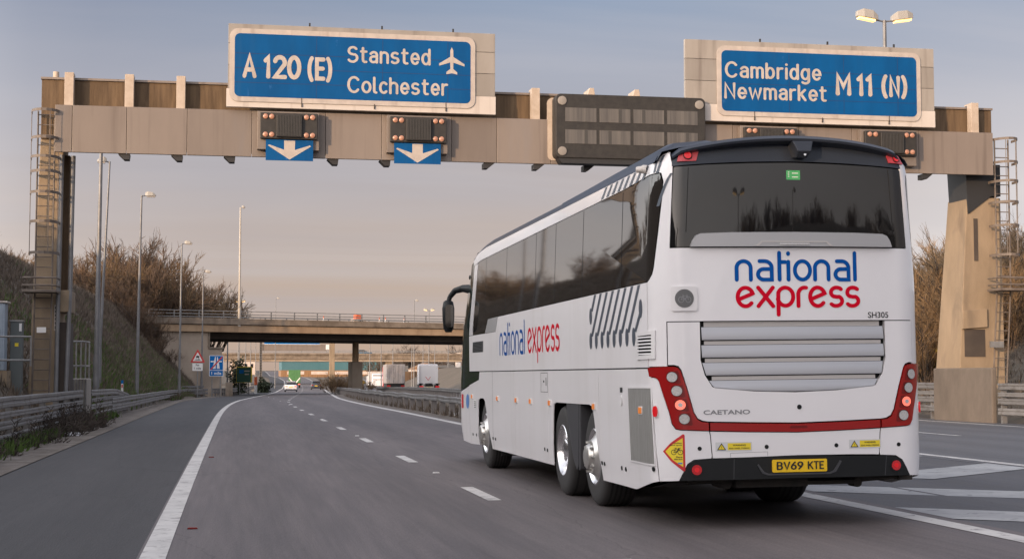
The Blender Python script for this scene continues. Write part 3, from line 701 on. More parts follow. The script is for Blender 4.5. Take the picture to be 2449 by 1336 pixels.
# reversing speaker with its grille
o = rp('warning_speaker', 'white_plastic', [rrect(.925, 1.165, 1.95, 2.178, .025)], off=.016, th=.016)
rp('grille', 'grille_grey', [circ(1.045, 2.066, .085, 32)], off=.019, th=.004, parent=o)
b = MB()
for c in ((-1.075, 2.055), (-1.012, 2.055)): ribbon(b, arc(c[0], c[1], .024, .026, 0, 360, 18), .006, lambda a, q, k: on_rear(.0205)(a, q), 0)
for p in ([(-1.075, 2.055), (-1.06, 2.09), (-1.022, 2.09), (-1.045, 2.055), (-1.075, 2.055)], [(-1.045, 2.055), (-1.06, 2.1)], [(-1.012, 2.055), (-1.025, 2.1)]): ribbon(b, p, .006, lambda a, q, k: on_rear(.0208)(a, q), 0)
b.build('emblem', 'badge_grey', o, fix=False)

# roof: crowned, navy, with the overhanging lip at the tail
def roof_half(y):                      # cross-section of the roof at y
    k = max(0, (y-9.6)/2.0); drop = .30*k*k
    W = 1.262-.02*k
    P = [(-W, 3.345-drop*.55), (-W+.03, 3.40-drop*.6), (-W+.09, 3.445-drop*.7), (-1.06, 3.472-drop*.85)]
    P += [(x, 3.572-.10*(x/1.06)**2-drop) for x in np.linspace(-.9, .9, 13)]
    P += [(-x, z) for x, z in P[:4][::-1]]
    return P
ysr = [.16, .5, 1.5, 3, 5, 7, 9, 9.6, 10, 10.4, 10.8, 11.1, 11.35]
b = MB(); n = len(roof_half(0))
for y in ysr: b.v += [(x, y, z) for x, z in roof_half(y)]
for j in range(len(ysr)-1):
    for i in range(n-1): b.f.append([j*n+i, j*n+i+1, (j+1)*n+i+1, (j+1)*n+i]); b.m.append(0)
b.build('roof', 'navy_paint', coach, smooth=50, fix=False)
# tail cap: face over the window + lip that stands out over it
K = 26; b = MB(); rows = []
for k in range(K+1):
    u = -1+2*k/K; s = u*1.135; a = abs(u)
    zt = 3.335-.045*a*a
    crown = 3.572-.10*(1.10*u)**2 - .035*max(0, (a-.9)/.1)**2
    out = .11*(1-a**4)+.015
    r = []
    for z, of in ((zt+.004, .004), (3.40-.05*a*a, .000), (crown-.075, -.015+.01*a), (crown-.055, out), (crown-.035, out+.012), (crown-.004, out-.03), (crown, out-.12)):
        p, nn = rear_map(s, min(z, 3.40)); p.z = z; r.append(p+Vector((nn.x*max(of, 0)*.35, nn.y*of, 0)))
    r.append(Vector((r[-1].x*.985, .30, crown+.001)))
    rows.append(r)
for r in rows: b.v += [tuple(p) for p in r]
m_ = len(rows[0])
for k in range(K):
    for j in range(m_-1): b.f.append([k*m_+j, (k+1)*m_+j, (k+1)*m_+j+1, k*m_+j+1]); b.m.append(0)
cap = b.build('tail_cap', 'navy_paint', coach, smooth=38)
for g, x in ((1, .985), (-1, -1.075)):
    q = [(x+.10*1, 3.335), (x+.065, 3.447), (x-.105, 3.447), (x-.075, 3.34)] if g > 0 else [(x+.085, 3.345), (x+.115, 3.452), (x-.07, 3.452), (x-.10, 3.34)]
    o = rp('roof_lamp_plate', 'lamp_plate', [q], off=.014, th=.014, parent=cap)
    rp('lamp_bezel', 'seam_black', [circ(x, 3.392, .040)], off=.018, th=.006, parent=cap); rp('roof_lamp', 'marker_red_lit', [circ(x, 3.392, .031)], off=.026, th=.01, parent=cap)
b = MB()
b.add([(-.03, -.185, 3.515), (.17, -.185, 3.515), (.135, -.225, 3.415), (.005, -.225, 3.415), (-.03, -.04, 3.52), (.17, -.04, 3.52), (.135, -.04, 3.37), (.005, -.04, 3.37), (.12, -.15, 3.362), (.02, -.15, 3.362)],
      [(0, 1, 2, 3), (0, 3, 9, 7, 4), (1, 5, 6, 8, 2), (3, 2, 8, 9), (9, 8, 6, 7), (0, 4, 5, 1)])
cm_ = b.build('rear_camera', 'navy_paint', coach, bevel=.006)
b = MB(); b.lathe([(0, .0), (0, .012), (.01, .014)], (.085, -.196, 3.388), 'y', 12); b.build('lens', 'chrome', cm_)
b = MB()                                             # raised fairing over the roof edge near the tail
for y, hgt in ((.12, .0), (.22, .06), (.45, .075), (1.0, .062), (1.9, .052), (3.2, .02), (4.5, .0)):
    for g in (-1,):
        b.v += [(g*1.245, y, 3.36), (g*1.20, y, 3.44+hgt*.4), (g*1.05, y, 3.478+hgt), (g*.75, y, 3.53+hgt*.6), (g*.5, y, 3.545)]
for j in range(6):
    for i in range(4): b.f.append([j*5+i, j*5+i+1, (j+1)*5+i+1, (j+1)*5+i]); b.m.append(0)
b.build('roof_fairing', 'navy_paint', coach, smooth=60)
b = MB(); b.tube((-1.262, .40, 3.31), (-1.30, .43, 3.315), .042, .042, 14); b.tube((-1.30, .43, 3.315), (-1.345, .47, 3.315), .036, .03, 14)
b.build('side_camera', 'slat_inner', coach, smooth=40)

# long sides
for sd in (-1, 1):
    sp('cornice', 'white_paint', [[(.165, 3.246), (1.2, 3.216), (4.2, 3.203), (10.2, 3.172), (10.85, 3.13), (10.95, 3.20), (10.6, 3.30), (9.8, 3.34), (.205, 3.343), (.185, 3.27)]], sd, off=.002)
    sp('side_window', 'side_glass', [[(.29, 2.238), (.235, 2.245), (.20, 2.275), (.17, 2.36), (.135, 2.67), (.105, 3.02), (.098, 3.16), (.125, 3.236), (1.2, 3.208), (4.2, 3.195), (10.2, 3.164), (10.46, 3.145), (10.84, 2.018), (9.63, 2.018), (9.33, 2.222), (8.47, 2.228)]], sd, off=.0)
    sp('front_pillar', 'white_paint', [[(10.86, 2.018), (11.2, 2.018), (10.80, 3.125), (10.48, 3.14)]], sd, off=.004)
    sp('side_panel', 'dirty_white' if sd < 0 else 'white_paint', [[(.262, 1.437), (11.22, 1.437), (11.22, 2.008), (8.66, 2.008), (8.46, 2.218), (.262, 2.228)]], sd, off=.002)
    sp('window_badge', 'silver_trim', [[(9.325, 2.216), (8.475, 2.222), (8.665, 2.014), (9.61, 2.014)]], sd, off=.004, th=.006)
    sp('front_side_glass', 'windscreen_glass', [[(10.24, 1.424), (11.23, 1.424), (11.23, 2.018), (10.83, 3.13), (10.96, 3.19)] + [(yf(z)-.02, z) for z in (3.1, 2.8, 2.5, 2.2, 1.9, 1.6, 1.3, 1.05)] + [(11.28, 1.222), (10.30, 1.308)]], sd, off=.0)
    for y in (1.249, 3.0, 4.488, 5.71, 7.853, 9.66):
        sp('window_joint', 'seam_black', [[(y, 2.24), (y+.012, 2.24), (y+.012, 3.19 if y < 9 else 3.15), (y, 3.19 if y < 9 else 3.15)]], sd, off=.0015, th=0)
    lo = 'dirty_white'
    sp('engine_side_door', lo, [[(.226, 1.424), (2.252, 1.424), (2.252, .49), (2.165, .27), (.82, .272), (.145, .39), (.167, .75), (.202, 1.1)]], sd)
    sp('arch_panel', lo, [[(2.266, 1.424), (4.90, 1.424), (4.90, .285), (4.70, .287), (4.62, .90), (4.58, 1.02), (4.46, 1.045), (2.70, 1.05), (2.59, 1.035), (2.52, .98), (2.266, .47)]], sd)
    sp('luggage_door', lo, [[(4.914, 1.424), (7.164, 1.424), (7.164, .284), (4.914, .285)]], sd)
    sp('front_wheel_panel', lo, [[(7.178, 1.424), (10.21, 1.424), (10.275, 1.302), (11.25, 1.213), (11.20, .27), (10.40, .287), (10.39, .88), (10.33, .98), (10.2, 1.015), (9.85, 1.02), (9.72, .98), (9.62, .875), (9.14, .28), (7.178, .284)]], sd)
    sp('front_corner_panel', lo, [[(11.275, 1.20)] + [(yf(1.05)-.03, 1.04), (yf(.7)-.03, .7), (yf(.3)-.03, .3)] + [(11.225, .27)]], sd)
    if sd > 0: continue
    def side_put(off, sg=sd):
        f = LEFT
        return lambda a, c: (lambda p, nn: p+nn*off)(*f(-a, c))
    for y in (.535, 2.457, 4.80, 6.025, 7.05, 8.55, 10.95):
        o = sp('side_marker_lamp', 'white_plastic', [rrect(y-.062, y+.062, .995, 1.072, .01)], sd, off=.012, th=.012)
        sp('lens', 'amber', [rrect(y-.048, y+.048, 1.005, 1.062, .008)], sd, off=.02, th=.008, parent=o)
    o = sp('cooling_mesh', 'mesh_grey', [[(.215, 1.244), (1.005, 1.238), (.93, .545), (.175, .545)]], sd, off=.006, th=.006)
    sp('frame', 'dirty_white', [[(.20, 1.262), (1.03, 1.256), (.95, .53), (.165, .53)], [(.215, 1.244), (1.005, 1.238), (.93, .545), (.175, .545)]], sd, off=.009, th=.008, parent=o)
    # louvred outlet
    o = sp('air_outlet', 'white_plastic', [[(.145, 1.515), (.62, 1.51), (.62, 1.77), (.14, 1.78)], [(.19, 1.555), (.585, 1.55), (.585, 1.735), (.185, 1.74)]], sd, off=.014, th=.014)
    sp('opening', 'seam_black', [[(.17, 1.54), (.60, 1.54), (.60, 1.75), (.17, 1.75)]], sd, off=.0035, th=0, parent=o)
    b = MB()
    for i in range(6):
        z = 1.558+i*.031; pr = []
        for y in (.186, .23, .28, .35, .585):
            for (dz, of) in ((0, .017), (.013, .006)):
                p, nn = LEFT(y, z+dz); pr.append(p+nn*of)
        b.add(pr, [(2*j, 2*j+2, 2*j+3, 2*j+1) for j in range(4)])
    b.build('louvre', 'white_plastic', o, fix=False)
    o = sp('air_inlet', 'grey_panel', [[(9.82, 1.73), (10.86, 1.735), (10.82, 1.90), (9.80, 1.90)]], sd, off=.005, th=.004)
    b = MB()
    for i in range(7): b.add([side_put(.009)(-y, z) for y, z in ((9.9, 1.742+i*.022), (10.8, 1.742+i*.022), (10.8, 1.752+i*.022), (9.9, 1.752+i*.022))], [(0, 1, 2, 3)])
    b.build('slat', 'seam_black', o, fix=False)
    fl = lambda a, c: LEFT(-a, c)
    logo('national', -8.30, -6.40, 1.672, .292, fl, .004, .16).build('logo_lettering', 'logo_blue', coach, fix=False)
    logo('express', -6.16, -4.20, 1.676, .292, fl, .004, .16).build('logo_lettering', 'logo_red', coach, fix=False)
    b = MB(); kk = [0]
    def bar(p, q, w_=.098):
        put = lambda a, c, k: (lambda P, nn: P+nn*(.004+.0004*k))(*LEFT(a, c))
        d = Vector(q)-Vector(p); 
        b.add([put(p[0]-w_/2, p[1], 0), put(p[0]+w_/2, p[1], 0), put(q[0]+w_/2, q[1], 0), put(q[0]-w_/2, q[1], 0)], [(0, 1, 2, 3)])
    def spoon(y, z, k=1):
        put = lambda a, c: (lambda P, nn: P+nn*.0052)(*LEFT(a, c))
        b.add([put(y+.062*cos(t)*(1 if True else 1), z+.09*sin(t)) for t in [2*pi*i/22 for i in range(22)]], [tuple(range(22))])
    Bx = [2.565, 2.308, 2.052, 1.793, 1.533, 1.277, 1.016, .755]; Tx = [2.336, 2.08, 1.815, 1.557, 1.304, 1.049, .79, .533]
    for i in range(1, 8): bar((Tx[i], 2.222), (Bx[i-1]-.055, 1.78)); spoon(Bx[i-1], 1.735)
    bar((Tx[0], 2.222), (2.50, 2.05)); spoon(2.552, 2.0)
    bar((.50, 1.95), (.70, 1.78)); spoon(.755, 1.735); spoon(.485, 1.995)
    b.build('livery_stripes', 'stripe_grey', coach, fix=False)
    b = MB()
    for i in range(8):                                   # stripes carried on over the window
        y = .36+i*.235
        b.add([side_put(.0055)(-a, c) for a, c in ((y-.04, 3.335), (y+.045, 3.335), (y+.145+.05, 3.222), (y+.045+.05, 3.222))], [(0, 1, 2, 3)])
    b.build('livery_stripes', 'stripe_grey', coach, fix=False)
    b = MB()
    for s0, z0, s1, z1, ww in ((1.265, 3.43, 1.335, 3.25, .03), (1.20, 3.44, 1.29, 3.245, .035), (1.137, 3.23, 1.285, 2.93, .035)):
        q = []
        for t in range(7):
            u = t/6; s = s0+(s1-s0)*u**.8; z = z0+(z1-z0)*u
            for d in (-1, 1):
                p, nn = rear_map(s+d*ww*(.75+.25*u)*.5, z); q.append(p+nn*.0035)
        b.add(q, [(2*j, 2*j+1, 2*j+3, 2*j+2) for j in range(6)])
    b.build('livery_stripes', 'stripe_grey', coach, fix=False)
    # hatch, badges, small fittings
    o = sp('fuel_hatch', 'seam_black', [[(4.915, 1.40), (5.34, 1.40), (5.34, 1.16), (4.915, 1.16)], [(4.925, 1.395), (5.33, 1.395), (5.33, 1.165), (4.925, 1.165)]], sd, off=.003, th=0)
    sp('latch', 'seam_black', [[(5.0, 1.24), (5.03, 1.24), (5.03, 1.34), (5.0, 1.34)]], sd, off=.003, th=0, parent=o)
    sp('latch', 'seam_black', [[(5.12, 1.28), (5.19, 1.28), (5.19, 1.305), (5.12, 1.305)]], sd, off=.003, th=0, parent=o)
    sp('label_sticker', 'ink', [rrect(1.235, 1.335, 1.195, 1.245, .004)], sd, off=.003, th=0)
    sp('filler_cap', 'white_plastic', [[(1.27+.035*cos(t), 1.115+.05*sin(t)) for t in [2*pi*i/18 for i in range(18)]]], sd, off=.012, th=.01)
    for y, z in ((1.169, .443), (1.33, .445), (2.05, .447), (2.16, .45), (5.17, .457), (5.0, .452), (10.95, .43), (10.6, .435), (9.02, .44), (8.8, .44), (.20, .50)):
        sp('bolt_cap', 'black_plastic', [circ(y, z, .022, 14)], sd, off=.008, th=.006)
    sp('panel_crease', 'seam_black', [[(8.985, 1.42), (8.995, 1.42), (8.995, .30), (8.985, .30)]], sd, off=.0012, th=0)
    
    sp('front_sticker', 'sticker_red', [[(11.92, .83), (12.12, .83), (12.12, 1.06), (11.92, 1.06)]], sd, off=.004, th=0)
    sp('front_sticker', 'sticker_blue', [[(11.45+.17*cos(t), .95+.12*sin(t)) for t in [2*pi*i/16 for i in range(16)]]], sd, off=.004, th=0)
    o = sp('notice_sticker', 'sign_white_clean', [[(10.55, .85), (10.82, .85), (10.82, .99), (10.55, .99)]], sd, off=.004, th=0)
    b = MB()
    for i in range(4): b.add([side_put(.006)(-y, z) for y, z in ((10.58, .86+.03*i), (10.76, .86+.03*i), (10.76, .872+.03*i), (10.58, .872+.03*i))], [(0, 1, 2, 3)])
    b.build('print', 'ink', o, fix=False)
    # side repeater, red, on the rear corner
for g in (1, -1):
    o = rp('corner_marker_lamp', 'white_plastic', [[(g*(1.340+.032*cos(t)), 1.032+.062*sin(t)) for t in [2*pi*i/20 for i in range(20)]]], off=.012, th=.012)
    rp('lens', 'marker_red_lit', [[(g*(1.340+.026*cos(t)), 1.032+.05*sin(t)) for t in [2*pi*i/20 for i in range(20)]]], off=.028, th=.016, parent=o)
# front: windscreen, bumper
patch('windscreen', 'windscreen_glass', [[(-1.2, 1.06), (1.2, 1.06), (1.15, 3.15), (-1.15, 3.15)]], front_map, off=.0, th=.01, us=[-1.1, -1.0, -.9, -.8, -.7, .7, .8, .9, 1.0, 1.1])
patch('front_bumper', 'white_paint', [[(-1.2, .3), (1.2, .3), (1.2, 1.04), (-1.2, 1.04)]], front_map, off=.0, th=.01, us=[-1.1, -1.0, -.9, -.8, -.7, .7, .8, .9, 1.0, 1.1])
# mirror
for g in (-1, 1):
    b = MB(); pts = [Vector((g*a, y, z)) for a, y, z in ((1.18, 11.75, 2.80), (1.30, 12.0, 2.83), (1.42, 12.15, 2.80), (1.50, 12.2, 2.70), (1.54, 12.2, 2.58))]
    for p, q, r0, r1 in zip(pts, pts[1:], (.085, .062, .05, .042), (.062, .05, .042, .036)): b.tube(p, q, r0, r1, 12)
    m_ = b.build('door_mirror', 'black_plastic', coach, smooth=50)
    b = MB(); n_ = 20; ringz = []
    for z, hw_, hd in ((2.64, .05, .05), (2.61, .085, .10), (2.5, .105, .12), (2.3, .10, .12), (2.16, .085, .10), (2.10, .05, .06)):
        ringz.append([(g*1.53+hw_*cos(2*pi*i/n_)*1.0, 12.2+hd*sin(2*pi*i/n_), z) for i in range(n_)])
    for r in ringz: b.v += r
    for j in range(len(ringz)-1):
        for i in range(n_): b.f.append([j*n_+i, j*n_+(i+1) % n_, (j+1)*n_+(i+1) % n_, (j+1)*n_+i]); b.m.append(0)
    b.f += [list(range(n_)), list(range(5*n_, 6*n_))]; b.m += [0, 0]
    b.build('mirror_shell', 'black_plastic', m_, smooth=50)
    b = MB(); b.prism([(g*1.53+x, z) for x, z in rrect(-.07, .07, 2.18, 2.56, .05)], 12.055, 12.07, 'y'); b.build('mirror_glass', 'side_glass', m_)
b = MB(); b.lathe([(-.05, .0), (-.04, .035), (0, .045), (.04, .035), (.05, 0)], (-1.24, 11.45, 2.98), 'x', 12); b.tube((-1.12, 11.45, 3.0), (-1.2, 11.45, 2.98), .025); b.build('front_camera', 'black_plastic', coach, smooth=40)

# wheels
def wheel(x, y, wd, g, kind):
    r = .530
    e = thing('wheel', (x, y, r-.046), None, None); e.parent = coach
    h = wd
    pr = [(0, .30), (-.004, .34), (.0, .40), (-.002, .455), (.018, .505), (.045, .526), (.075, r)]
    pr2 = [(g*-a if False else -g*a, q) for a, q in pr]
    P = [(g*(-a), q) for a, q in pr]
    P += [(g*-(h-a), q) for a, q in pr[::-1]]
    b = MB(); b.lathe(P, (0, 0, 0), 'x', 48); ty = b.build('tyre', 'rubber', e, smooth=40)
    b = MB()
    for k in range(5):
        xx = .085+(h-.17)*k/4; b.lathe([(-g*(xx-.012), r+.004), (-g*(xx+.012), r+.004)], (0, 0, 0), 'x', 48)
    b.build('tread_rib', 'tread_rubber', e, smooth=40, fix=False)
    b = MB()
    if kind == 'dish':
        rim = [(-.002, .305), (.006, .292), (-.012, .285), (-.10, .262), (-.125, .22), (-.12, .17), (-.10, .155), (-.03, .135), (-.015, .11), (-.012, 0)]
    else:
        rim = [(-.002, .305), (.006, .292), (-.008, .282), (-.03, .262), (.01, .205), (.045, .18), (.05, .15), (.095, .125), (.11, .09), (.112, 0)]
    b.lathe([(g*a, q) for a, q in rim], (0, 0, 0), 'x', 40)
    for k in range(10):
        t = 2*pi*k/10; q = .165 if kind != 'dish' else .19; xx = (.045 if kind != 'dish' else -.13)
        b.tube((g*xx, q*cos(t), q*sin(t)), (g*(xx+.04), q*cos(t), q*sin(t)), .016, .014, 6)
    b.build('rim', 'chrome' if kind == 'dish' else 'alloy', e, smooth=32)
    if kind != 'dish':
        b = MB(); b.lathe([(g*a, q) for a, q in ((.001, .308), (.010, .294), (-.004, .280), (-.024, .258))], (0, 0, 0), 'x', 40); b.build('rim_edge', 'chrome', e, smooth=40)
    return e
wheel(-1.26, 2.76, .38, -1, 'hub'); wheel(-1.285, 4.28, .60, -1, 'dish'); wheel(-1.285, 9.85, .34, -1, 'hub')
wheel(1.03, 2.74, .42, 1, 'hub'); wheel(1.285, 4.28, .60, 1, 'dish'); wheel(1.225, 9.78, .32, 1, 'hub')
# mudguard between the rear wheels, inner wheel housings, underside
b = MB(); b.prism([(3.26, 1.06), (3.92, 1.06), (3.84, .86), (3.72, .62), (3.58, .42), (3.40, .30), (3.33, .34), (3.28, .75)], -1.318, -1.295, 'x'); b.prism([(3.20, 1.06), (3.27, 1.06), (3.32, .30), (3.24, .32)], -1.312, -.85, 'x'); b.build('mudguard', 'grey_panel', coach, bevel=.008)
b = MB()
for y0, y1 in ((2.1, 4.95), (9.1, 10.5)):
    b.box(-1.28, -.72, y0-.02, y0, .5, 1.35); b.box(-1.28, -.72, y1, y1+.02, .5, 1.35); b.box(-.70, .70, y0, y1, .45, 1.3); b.box(-1.29, 1.29, y0, y1, 1.25, 1.30)
    b.box(.72, 1.28, y0-.02, y0, .5, 1.35); b.box(.72, 1.28, y1, y1+.02, .5, 1.35)
b.build('wheel_housing', 'seam_black', coach)
for q_ in ((-1.15, 1.15, .25, 2.1, .36, .43), (-1.2, 1.2, 4.75, 9.1, .30, .42), (-1.1, 1.1, 10.5, 12.3, .32, .42)):
    b = MB(); b.box(*q_); b.build('underside', 'dark_under', coach)
b = MB()
b = MB(); b.box(-.55, .15, .10, .55, .315, .40); b.box(.15, .62, .12, .32, .325, .36); b.box(-1.0, -.4, .15, .22, .36, .41)
b.tube((-.62, .16, .35), (-.62, .5, .35), .05); b.tube((.66, .14, .335), (.66, .3, .335), .045)
b.add([(-1.22, .62, .30), (-.25, .62, .335), (-.25, 1.9, .335), (-1.22, 1.9, .28), (-1.1, .2, .385), (-.25, .2, .37)], [(0, 1, 2, 3), (4, 5, 1, 0)])
b.add([(.55, .15, .39), (1.18, .05, .40), (1.05, .05, .37), (.72, .2, .335), (.55, .2, .36)], [(0, 1, 2), (0, 2, 3, 4)])
b.box(1.03, 1.16, .03, .15, .355, .40)
b.build('engine_tray', 'dark_under', coach)
b = MB(); b.box(-1.20, -.88, 2.06, 2.085, .22, .52); b.box(-1.2, -.9, 9.0, 9.02, .18, .5); b.box(.5, 1.1, 2.06, 2.085, .30, .55); b.build('mudflap', 'rubber', coach)

# ------------------------------------------------------------------ the concrete gantry
GY = 46.7
gan = thing('sign_gantry', (-5.6, GY, 0), 'concrete portal gantry across the motorway with caged ladders on both legs', 'gantry')
def G(b, name, m, **k):                       # gantry parts are modelled in world axes, shifted to the gantry's foot
    b.v = [(x+5.6, y-GY, z) for x, y, z in b.v]; return b.build(name, m, gan, **k)
b = MB(); b.box(-5.61, 24.76, GY+.55, GY+2.1, 8.42, 10.20); G(b, 'beam', 'rib_concrete', bevel=.03)
b = MB(); b.box(-5.63, 24.78, GY+.50, GY+2.15, 10.205, 10.27); G(b, 'beam_capping', 'fascia_metal')
xs = [-5.15, -4.66, -3.1, -1.35, .55, 2.75, 4.45, 6.6, 8.0, 9.7, 11.8, 14.0, 15.6, 17.8, 19.6, 21.9, 24.5]
for a, c in zip(xs, xs[1:]):
    b = MB(); b.box(a+.006, c-.006, GY-.02, GY+.10, 7.97, 9.36); G(b, 'fascia_panel', 'fascia_metal', bevel=.008)
b = MB(); b.box(-5.14, 24.49, GY+.11, GY+.5, 8.12, 9.3); G(b, 'panel_backing', 'steel_dark')
b = MB(); b.box(-5.1, 24.45, GY+.12, GY+.5, 9.345, 9.36); G(b, 'walkway', 'galv')
for x in (-4.78, -3.05, -1.55, 9.26, 23.95):
    b = MB(); b.prism([(GY+.11, 9.365), (GY+.42, 9.365), (GY+.42, 10.30), (GY+.60, 10.30), (GY+.60, 10.36), (GY+.11, 10.36)], x-.13, x+.13, 'x'); G(b, 'sign_post', 'post_cream', bevel=.01)
for x in (-3.12, -1.59, -.05, 3.03, 4.61, 7.71, 9.28, 10.87, 13.8, 22.16):
    b = MB(); b.prism([(x-.22, 7.965), (x+.12, 7.965), (x+.10, 7.80), (x-.05, 7.80)] if x < 5 else [(x-.10, 7.965), (x+.24, 7.965), (x+.04, 7.80), (x-.10, 7.80)], GY+.05, GY+.45, 'y'); G(b, 'bracket', 'steel_dark')
b = MB(); b.tube((-5.25, GY+1.0, 10.27), (-5.25, GY+1.0, 10.52), .09, .09, 12); G(b, 'vent_stub', 'post_cream', smooth=40)
for x in (10.9, 12.35):
    b = MB(); b.prism([(x-.1, 10.08), (x+.16, 10.08), (x+.12, 10.34), (x-.02, 10.34)], GY-.3, GY+.5, 'y'); G(b, 'bracket', 'post_cream', bevel=.01)
def frustum(b, a0, a1, z0, c0, c1, z1, y0, y1, y2=None, y3=None):
    y2 = y0 if y2 is None else y2; y3 = y1 if y3 is None else y3
    b.add([(a0, y0, z0), (a1, y0, z0), (a1, y1, z0), (a0, y1, z0), (c0, y2, z1), (c1, y2, z1), (c1, y3, z1), (c0, y3, z1)], [(0, 3, 2, 1), (4, 5, 6, 7), (0, 1, 5, 4), (1, 2, 6, 5), (2, 3, 7, 6), (3, 0, 4, 7)])
b = MB(); frustum(b, -5.86, -5.02, -.3, -5.62, -4.95, 8.44, GY+.5, GY+2.3, GY+.62, GY+2.0); G(b, 'leg', 'concrete', bevel=.03)
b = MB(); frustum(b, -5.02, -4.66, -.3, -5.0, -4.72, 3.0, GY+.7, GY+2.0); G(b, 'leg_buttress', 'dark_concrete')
b = MB(); b.box(-5.02, -4.68, GY+.6, GY+2.1, 3.3, 3.95); G(b, 'leg_corbel', 'concrete', bevel=.03)
b = MB(); b.box(-5.0, -4.80, GY+.95, GY+1.9, 3.95, 8.0); G(b, 'leg_web', 'rib_concrete')
for x0, x1, y in ((-4.98, -5.02, GY+.50), (-4.72, -4.70, GY+.66)):
    b = MB(); b.path([(x0-.06, y, .6), (x1, y, 4.0), (x1+.03, y, 7.95)], .065, 10); G(b, 'conduit', 'lamp_pole', smooth=40)
# right leg, broad, with a dark patch for its recess and the dark haunch under the beam
b = MB(); frustum(b, 23.38, 25.12, -.3, 23.86, 25.06, 7.3, GY+.6, GY+2.5, GY+.62, GY+2.0); G(b, 'leg', 'concrete', bevel=.03)
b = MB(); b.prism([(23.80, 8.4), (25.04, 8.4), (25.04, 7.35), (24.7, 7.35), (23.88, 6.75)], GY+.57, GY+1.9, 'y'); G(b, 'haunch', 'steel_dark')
b = MB(); b.box(23.68, 24.40, GY+.585, GY+.62, 2.05, 2.95); G(b, 'niche_shade', 'dark_concrete')  # dark slab on the leg face, its colour stands for shade in a recess
b = MB(); b.prism([(23.60, 3.55), (24.46, 3.62), (24.46, 3.02), (23.58, 2.95)], GY+.50, GY+.60, 'y'); G(b, 'niche_lintel', 'concrete', bevel=.02)
b = MB(); b.box(24.08, 24.22, GY+.60, GY+.64, 5.2, 6.6); G(b, 'slot_shade', 'dark_concrete')  # dark strip laid on the face for the shade inside a slot
# caged ladders
def ladder(xc, hoops, zlow, ztop, plat, xlow):
    b = MB(); y = GY+.30; xw = .24
    for g in (-1, 1): b.path([(xlow+g*xw, y, zlow), (xc+g*xw, y, plat), (xc+g*xw, y, ztop)], .028, 6)
    z = zlow+.2
    while z < ztop:
        x = xlow+(xc-xlow)*min(1, (z-zlow)/(plat-zlow)); b.tube((x-xw, y, z), (x+xw, y, z), .016, .016, 6); z += .30
    lad = G(b, 'ladder', 'ladder_steel', smooth=40)
    for z in hoops:
        b = MB(); pts = [(xc+.42*cos(R(t)), y-.08-.62*sin(R(t)), z) for t in range(0, 181, 20)]
        pts = [(xc+.42, y+.12, z)] + pts + [(xc-.42, y+.12, z)]
        for p, q in zip(pts, pts[1:]):
            d = (Vector(q)-Vector(p)); nn = Vector((-d.y, d.x, 0)).normalized()*.006
            b.add([Vector(p)-nn+Vector((0, 0, .04)), Vector(q)-nn+Vector((0, 0, .04)), Vector(q)-nn-Vector((0, 0, .04)), Vector(p)-nn-Vector((0, 0, .04)), Vector(p)+nn+Vector((0, 0, .04)), Vector(q)+nn+Vector((0, 0, .04)), Vector(q)+nn-Vector((0, 0, .04)), Vector(p)+nn-Vector((0, 0, .04))], [(0, 1, 2, 3), (7, 6, 5, 4), (0, 4, 5, 1), (3, 2, 6, 7)])
        b.v = [(px+5.6, py-GY, pz) for px, py, pz in b.v]; b.build('hoop', 'ladder_steel', lad)
    for t in (20, 65, 115, 160):
        b = MB(); x, yy = xc+.41*cos(R(t)), y-.08-.60*sin(R(t)); b.tube((x+5.6, yy-GY, hoops[-1]), (x+5.6, yy-GY, hoops[0]), .012, .012, 5); b.build('cage_bar', 'ladder_steel', lad)
    b = MB(); b.box(xc-.52, xc+.45, y-.75, y+.15, plat-.12, plat-.04); G(b, 'platform', 'ladder_steel', bevel=.01)
    for z in (plat+.08, plat+.30):
        b = MB(); b.path([(xc-.5, y+.1, z), (xc-.5, y-.72, z), (xc+.43, y-.72, z), (xc+.45, y+.1, z)], .03, 6); G(b, 'platform_rail', 'ladder_steel')
M['ladder_steel'] = mat('ladder_steel', (.17, .14, .118), .6, c2=(.11, .085, .07), scale=3)
ladder(-5.42, (9.16, 8.36, 7.80, 7.37, 6.76, 5.90, 4.99), .8, 9.2, 3.95, -5.45)
ladder(24.95, (9.15, 8.39, 7.77, 7.08, 6.32, 5.36), 1.2, 9.2, 4.3, 24.75)
b = MB(); b.box(-5.58, -5.32, GY+.235, GY+.25, 2.68, 2.84); G(b, 'notice_plate', 'sign_white_clean')
b = MB(); b.box(-5.12, -5.02, GY+.47, GY+.49, 2.75, 3.5); mk = G(b, 'marker_plate', 'sign_white')
for i, z in enumerate((2.80, 2.93, 3.05, 3.16, 3.27, 3.38)):
    b = MB(); b.box(-5.10+5.6, -5.04+5.6, .465, .468, z, z+.075 if i else z+.09); b.build('print', 'ink', mk)
b = MB(); b.box(24.35, 24.8, GY+.1, GY+.2, 2.35, 2.55); G(b, 'notice_plate', 'galv')

